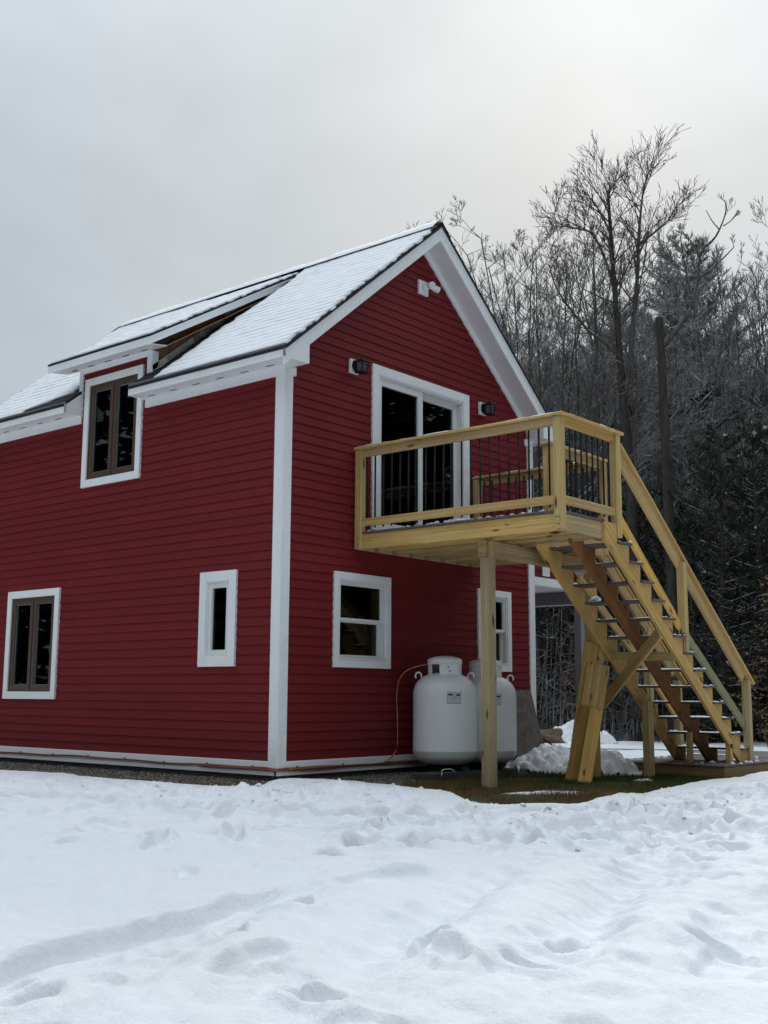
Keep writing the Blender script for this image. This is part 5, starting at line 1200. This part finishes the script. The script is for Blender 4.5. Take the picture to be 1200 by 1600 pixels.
# the tall forked tree that stands above the rest, from its own skeleton (lateral metres, height)
def skeleton_tree(name, az, D, limbs, seed, label, twigs=True, kids=(0, 5, 5, 3, 0), density=1.0, zs=1.0):
    g = random.Random(seed); e = empty(name); T, Cn = Segs(), Segs(); a = math.radians(az); lat = Vector((math.cos(a), -math.sin(a), 0)); dep = Vector((math.sin(a), math.cos(a), 0))
    for li, (pl, r0, r1, tw) in enumerate(limbs):
        n = len(pl); P_ = []
        for i, q in enumerate(pl):
            P_.append(lat * q[0] + Vector((0, 0, q[1])) + dep * (q[2] if len(q) > 2 else 0))
        P_ = smooth(P_, 4); m_ = len(P_) - 1
        for i in range(m_):
            f = i / m_; ra, rb = (r0 + (r1 - r0) * f) * (1 + .05 * math.sin(i * 2.1)), (r0 + (r1 - r0) * (i + 1) / m_) * (1 + .05 * math.sin((i + 1) * 2.1))
            (T if li == 0 else Cn).add(P_[i], P_[i + 1], ra, rb)
            if tw and f > tw[0] and twigs:
                for _ in range(int(density * tw[2]) + (g.random() < (density * tw[2]) % 1)):
                    d = (P_[i + 1] - P_[i]).normalized(); ax = Vector((g.gauss(0, 1), g.gauss(0, 1), g.gauss(0, .3))).normalized(); cd = (d * .7 + ax * .75 + Vector((0, 0, .25))).normalized()
                    grow(Cn, P_[i + 1], cd, tw[1] * g.uniform(.45, 1.0) * (1 - .35 * f), max(.010, rb * .45), 2, g, .4, kids, .085, .62, .0048)
    T.build('trunk', BARKD, e, 7); Cn.build('crown', BARK, e, 4)
    e.location = at(az, D); e.scale = (1, 1, zs); tag(e, label, 'tree', None); return e
K = 26 / 1806.
def px(u0, v0, pts): return [((u - u0) * K, (v0 - v) * K + .2) for u, v in pts]
b0 = (1003, 1140)
skeleton_tree('bare_tree', 62.3, 26, [
    (px(*b0, [(1003, 1160), (1000, 1000), (998, 850), (996, 700), (990, 600), (987, 540), (984, 470), (980, 380), (977, 300), (975, 240), (978, 215)]), .155, .018, (.56, 1.7, 1.6)),
    (px(*b0, [(992, 590), (1003, 520), (1010, 450), (1018, 370), (1020, 320), (1025, 270), (1030, 230), (1038, 200)]), .075, .014, (.25, 1.5, 1.7)),
    (px(*b0, [(1019, 345), (1032, 318), (1050, 302), (1068, 285), (1086, 250)]), .035, .010, (.2, 1.0, 1.2)),
    (px(*b0, [(986, 520), (960, 490), (938, 470), (910, 430), (888, 390), (878, 350)]), .05, .012, (.2, 1.3, 1.2)),
    (px(*b0, [(978, 390), (965, 340), (948, 300), (930, 290), (900, 280), (884, 262)]), .04, .010, (.15, 1.2, 1.4)),
    (px(*b0, [(976, 300), (964, 268), (950, 240), (936, 222)]), .03, .010, (.1, 1.0, 1.4)),
    (px(*b0, [(996, 730), (1006, 640), (1012, 560), (1005, 500)]), .05, .014, (.3, 1.2, .8)),
    (px(*b0, [(996, 660), (965, 640), (930, 600), (905, 585)]), .035, .010, (.1, 1.2, .9)),
    (px(*b0, [(997, 800), (970, 770), (930, 775), (900, 790)]), .028, .010, (.1, 1.0, .8))], 3, 'tallest bare forked tree rising well above the rest of the woods', zs=.945)
b0 = (1052, 1150)
skeleton_tree('broken_tree', 63.9, 25, [
    (px(*b0, [(1054, 1170), (1053, 1000), (1052, 850), (1050, 700), (1049, 600), (1047, 527)]), .125, .085, None),
    (px(*b0, [(1052, 572), (1075, 545), (1092, 520), (1102, 488), (1108, 470), (1125, 458), (1145, 440), (1160, 425)]), .060, .010, (.8, .5, .12)),
    (px(*b0, [(1107, 472), (1112, 430), (1135, 405), (1150, 370), (1150, 348)]), .036, .008, (.6, .5, .2)),
    (px(*b0, [(1112, 435), (1102, 418), (1092, 398)]), .018, .008, (.2, .35, .3)),
    (px(*b0, [(1140, 395), (1130, 380), (1122, 362)]), .015, .007, (.2, .25, .3)),
    (px(*b0, [(1146, 390), (1158, 382), (1168, 368)]), .015, .007, (.2, .25, .3)),
    (px(*b0, [(1050, 650), (1036, 640), (1020, 638), (990, 642), (965, 652)]), .030, .012, (.3, .5, .5))], 8, 'snapped-off trunk with one long crooked living limb to its right', density=1.0)
tpl = []
specs = [(11, .085, 1, .30), (10, .075, 1, .22), (12, .10, 1, .32), (9.5, .06, 3, .30), (10.5, .065, 4, .35), (8, .05, 1, .15)]
for i, (H, r, st, fs_) in enumerate(specs):
    e = bare_tree('bare_tree', H, r, 100 + i, st, .03 if st == 1 else .06, fs_, kids=(0, 6, 6, 4, 0) if st == 1 else (0, 5, 4, 3, 0)); tag(e, LB, 'tree', GC); tpl.append(e)
used = set()
def put(ti, az, D, H=None, label=None, group=GC):
    root = tpl[ti]; h0 = specs[ti][0]; s = (H / h0) if H else 1.0; loc = at(az, D)
    if ti not in used: used.add(ti); o = root; o.location = loc; o.rotation_euler = (0, 0, rng.uniform(0, 6.28)); o.scale = (s * .95, s * .95, s)
    else: o = copy_thing(root, loc, rng.uniform(0, 6.28), (s * .95, s * .95, s))
    o['label'] = label or ('bare tree with several slender stems from one base in the woods beyond the driveway' if ti in (3, 4) else 'small thin bare tree low in the woods beyond the driveway' if ti == 5 else LB); o['group'] = group; return o
# front row: these make the skyline from the gable to the tall tree
for (ti, u, D, v) in ((3, 750, 33, 480), (5, 765, 36, 450), (4, 775, 31, 400), (1, 800, 29, 360), (3, 822, 28, 330), (4, 845, 27, 335), (0, 862, 27.5, 330), (3, 880, 29, 300), (4, 905, 27.5, 300), (2, 915, 30, 330), (0, 935, 29, 320), (3, 955, 31, 330), (1, 975, 30, 380),
                      (5, 1020, 29, 520), (5, 1085, 31, 560), (4, 1110, 34, 520), (3, 1165, 33, 400), (2, 1195, 30, 400), (3, 1225, 32, 370), (4, 1180, 38, 360), (0, 1250, 30, 330), (1, 1150, 36, 500), (5, 722, 40, 470), (2, 1290, 31, 320), (3, 1330, 30, 350)):
    az = 49.9 + math.degrees(math.atan((u - 600) / 1806)); put(ti, az, D, (1078 - v) / 1806 * D + 1.0)
for i in range(120):
    D = 26 + 34 * (i / 120) ** 1.2 + rng.uniform(-1, 1); az = rng.uniform(50.5, 76); u = 600 + 1806 * math.tan(math.radians(az - 49.9))
    top = 560 + rng.uniform(-60, 140) if u > 960 else 480 + rng.uniform(-40, 150) + max(0, (860 - u)) * .9
    put(rng.choice((0, 1, 2, 3, 4, 5, 5)), az, D, max(4.5, (1078 - top) / 1806 * D + 1 - float(at(az, D)[2])))
# evergreens
pl = [pine('white_pine', 17, .22, 5, 6.2, .20, 1.2, .28, .40, .022, .60), pine('hemlock', 6.5, .09, 6, 1.9, .06, 1.35, .13, .05, .016), pine('hemlock', 5.0, .07, 7, 1.7, .05, 1.5, .12, .0, .016)]
def putp(k, u, D, s, lab, first=[set()]):
    az = 49.9 + math.degrees(math.atan((u - 600) / 1806)); loc = at(az, D)
    if k not in first[0]: first[0].add(k); o = pl[k]; o.location = loc; o.scale = (s,) * 3
    else: o = copy_thing(pl[k], loc, rng.uniform(0, 6.28), (s,) * 3)
    tag(o, lab, 'tree', GP); return o
o = putp(0, 1038, 42, 1.0, 'big white pine with snow-dusted, haze-paled feathery boughs behind the tall bare tree'); del o['group']
o = putp(0, 880, 52, .82, 'pine top showing through the bare twigs nearest the roof'); del o['group']
o = putp(0, 1006, 50, .92, 'second snow-dusted, haze-paled pine, just behind the biggest one'); del o['group']
for (u, D, s, k) in [(1010, 29, .9, 1), (1050, 27, .85, 1), (1095, 26, .95, 2), (1130, 25, 1.0, 1), (1165, 26, 1.1, 2), (1200, 25, 1.0, 1), (1240, 27, 1.1, 1), (1280, 26, 1.0, 2), (850, 27, .8, 1), (880, 28, .85, 2), (910, 26.5, .75, 1), (945, 28, .9, 2), (980, 27, .8, 1), (830, 30, .9, 1), (800, 31, 1, 2), (770, 33, 1, 1),
                     (1075, 31, 1.25, 1), (1120, 32, 1.4, 1), (1185, 31, 1.4, 2), (930, 32, 1.2, 1), (1000, 33, 1.4, 1), (1040, 34, 1.4, 2), (1150, 36, 1.5, 1), (1100, 38, 1.5, 1), (870, 34, 1.2, 1), (960, 37, 1.4, 2), (1215, 35, 1.5, 1)]:
    putp(k, u + rng.uniform(-8, 8), D, s, LP)
# undergrowth, one mass of thin stems and twigs
def brush(name, n, az0, az1, D0, D1, h0, h1, label, seed, rad=.009, branches=5, m=None):
    g = np.random.default_rng(seed); az = np.radians(g.uniform(az0, az1, n)); D = g.uniform(D0 ** 2, D1 ** 2, n) ** .5; x, y = CX + D * np.sin(az), CY + D * np.cos(az); z = ground_z(x, y) - .05; h = g.uniform(h0, h1, n) * g.uniform(.5, 1, n)
    P0 = np.stack([x, y, z], 1); dx = g.normal(0, .14, (n, 3)) * h[:, None]; dx[:, 2] = 0; P1 = P0 + dx * .4 + np.stack([0 * h, 0 * h, h * .5], 1); P2 = P0 + dx * 1.1 + np.stack([0 * h, 0 * h, h], 1)
    A, B, Ra, Rb = [P0, P1], [P1, P2], [np.full(n, rad * 1.5) * (h / h0) ** .4, np.full(n, rad)], [np.full(n, rad), np.full(n, rad * .5)]
    for b in range(branches):
        t = g.uniform(.15, 1, (n, 1)); Q = np.where(t < .5, P0 + (P1 - P0) * t * 2, P1 + (P2 - P1) * (t * 2 - 1)); a = g.uniform(0, 6.28, n); l = g.uniform(.12, .34, n) * h * (1.2 - t[:, 0]); e = g.uniform(-.1, .9, n)
        E_ = Q + np.stack([np.cos(a) * l, np.sin(a) * l, e * l], 1); A.append(Q); B.append(E_); Ra.append(np.full(n, rad * .6)); Rb.append(np.full(n, rad * .4))
        F_ = Q + (E_ - Q) * .5; a2 = a + g.normal(0, .8, n); G_ = F_ + np.stack([np.cos(a2) * l * .5, np.sin(a2) * l * .5, (e + .2) * l * .5], 1); A.append(F_); B.append(G_); Ra.append(np.full(n, rad * .45)); Rb.append(np.full(n, rad * .35))
    o = seg_mesh(name, np.concatenate(A), np.concatenate(B), np.concatenate(Ra), np.concatenate(Rb), m or BARKC, None, 3); tag(o, label, 'woods', None, 'stuff'); return o
brush('undergrowth', 3400, 50, 78, 25.3, 34, 1.2, 4.5, 'tangle of thin bare saplings and twigs at the edge of the woods', 3, .010, 6)
brush('undergrowth', 2600, 49, 78, 34, 50, 3, 8, 'tangle of thin bare stems deeper in the woods', 4, .016, 6)
brush('distant_forest', 4200, 46, 80, 50, 95, 8, 14, 'grey mass of bare forest on the hillside, paled to imitate haze', 5, .035, 7, BARKF)
# evergreen masses mostly out of view, added to darken what the windows reflect
def far_wood(n, seed):
    g = np.random.default_rng(seed); C_, F_ = [], []; k = 0
    for i in range(n):
        a = g.uniform(0, 6.283); r = g.uniform(27, 42); azc = None; x, y = r * math.sin(a), r * math.cos(a)
        az = math.degrees(math.atan2(x - CX, y - CY)) % 360; D = math.hypot(x - CX, y - CY)
        if 20 < az < 79: continue
        C_.append((x, y, float(ground_z(x, y)), g.uniform(13, 20), g.uniform(2.2, 3.4)))
    for i in range(60):
        az = math.radians(g.uniform(18, 50)); D = g.uniform(52, 64); x, y = CX + D * math.sin(az), CY + D * math.cos(az); z = float(ground_z(x, y)); C_.append((x, y, z, min(g.uniform(9, 14), .225 * D + 1 - z), g.uniform(1.5, 2.5)))
    for (x, y, z, h, w) in C_:
        m_ = 420; t = g.uniform(.04, 1, m_); aa = g.uniform(0, 6.283, m_); rr = w * (1 - t) ** .8 * g.uniform(.3, 1.1, m_) + .1
        c = np.stack([x + rr * np.cos(aa), y + rr * np.sin(aa), z + t * h], 1); q = g.normal(0, .50, (m_, 3, 3)) * np.array([1, 1, .45]); F_.append((c[:, None] + q).reshape(-1, 3))
    co = np.concatenate(F_); o = raw_mesh('reflection_evergreens', co, np.arange(len(co)).reshape(-1, 3), mat('dark_needles', (.022, .030, .020), .85, spec=.1)[0]); tag(o, 'dark evergreen woods on the other sides of the clearing, added to darken the window reflections', 'woods', None, 'stuff')
far_wood(420, 9)
# beech saplings still holding dry leaves
LEAF, _, _ = mat('dry_leaf', (.19, .095, .045), .8)
def beech(seed):
    g = random.Random(seed); e = empty('beech_sapling'); Cn = Segs(); vs, fs = [], []
    p = Vector((0, 0, -.1)); d = Vector((.05, 0, 1))
    for i in range(9):
        q = p + d * .42; Cn.add(p, q, .024 * (1 - i / 10), .024 * (1 - (i + 1) / 10)); p = q; d = (d + Vector((g.gauss(0, .06), g.gauss(0, .06), 0))).normalized()
        for _ in range(3):
            a = g.uniform(0, 6.28); l = g.uniform(.4, 1.1); en = q + Vector((math.cos(a), math.sin(a), .25)) * l; Cn.add(q, en, .009, .006)
            for j in range(12):
                c = q.lerp(en, g.uniform(.3, 1.05)) + Vector((g.gauss(0, .10), g.gauss(0, .10), g.gauss(0, .10) - .03)); u = Vector((g.gauss(0, 1), g.gauss(0, 1), g.gauss(0, 1))).normalized() * .045; w = u.orthogonal().normalized() * .022; n = len(vs); vs += [c - u, c + w, c + u, c - w]; fs.append((n, n + 1, n + 2, n + 3))
    Cn.build('stem', BARKD, e, 3); mesh('leaves', vs, fs, LEAF, e); return e
be = beech(4)
for i, (u, D, s) in enumerate(((1155, 23.2, .8), (1190, 23.6, .95), (1215, 24, .8), (905, 24.5, .5), (1290, 24, .9))):
    az = 49.9 + math.degrees(math.atan((u - 600) / 1806)); o = be if i == 0 else copy_thing(be, at(az, D), rng.uniform(0, 6)); o.location = at(az, D); o.scale = (s,) * 3
    tag(o, 'thin sapling still holding dry orange leaves at the edge of the woods', 'sapling', 'leafy beech saplings')
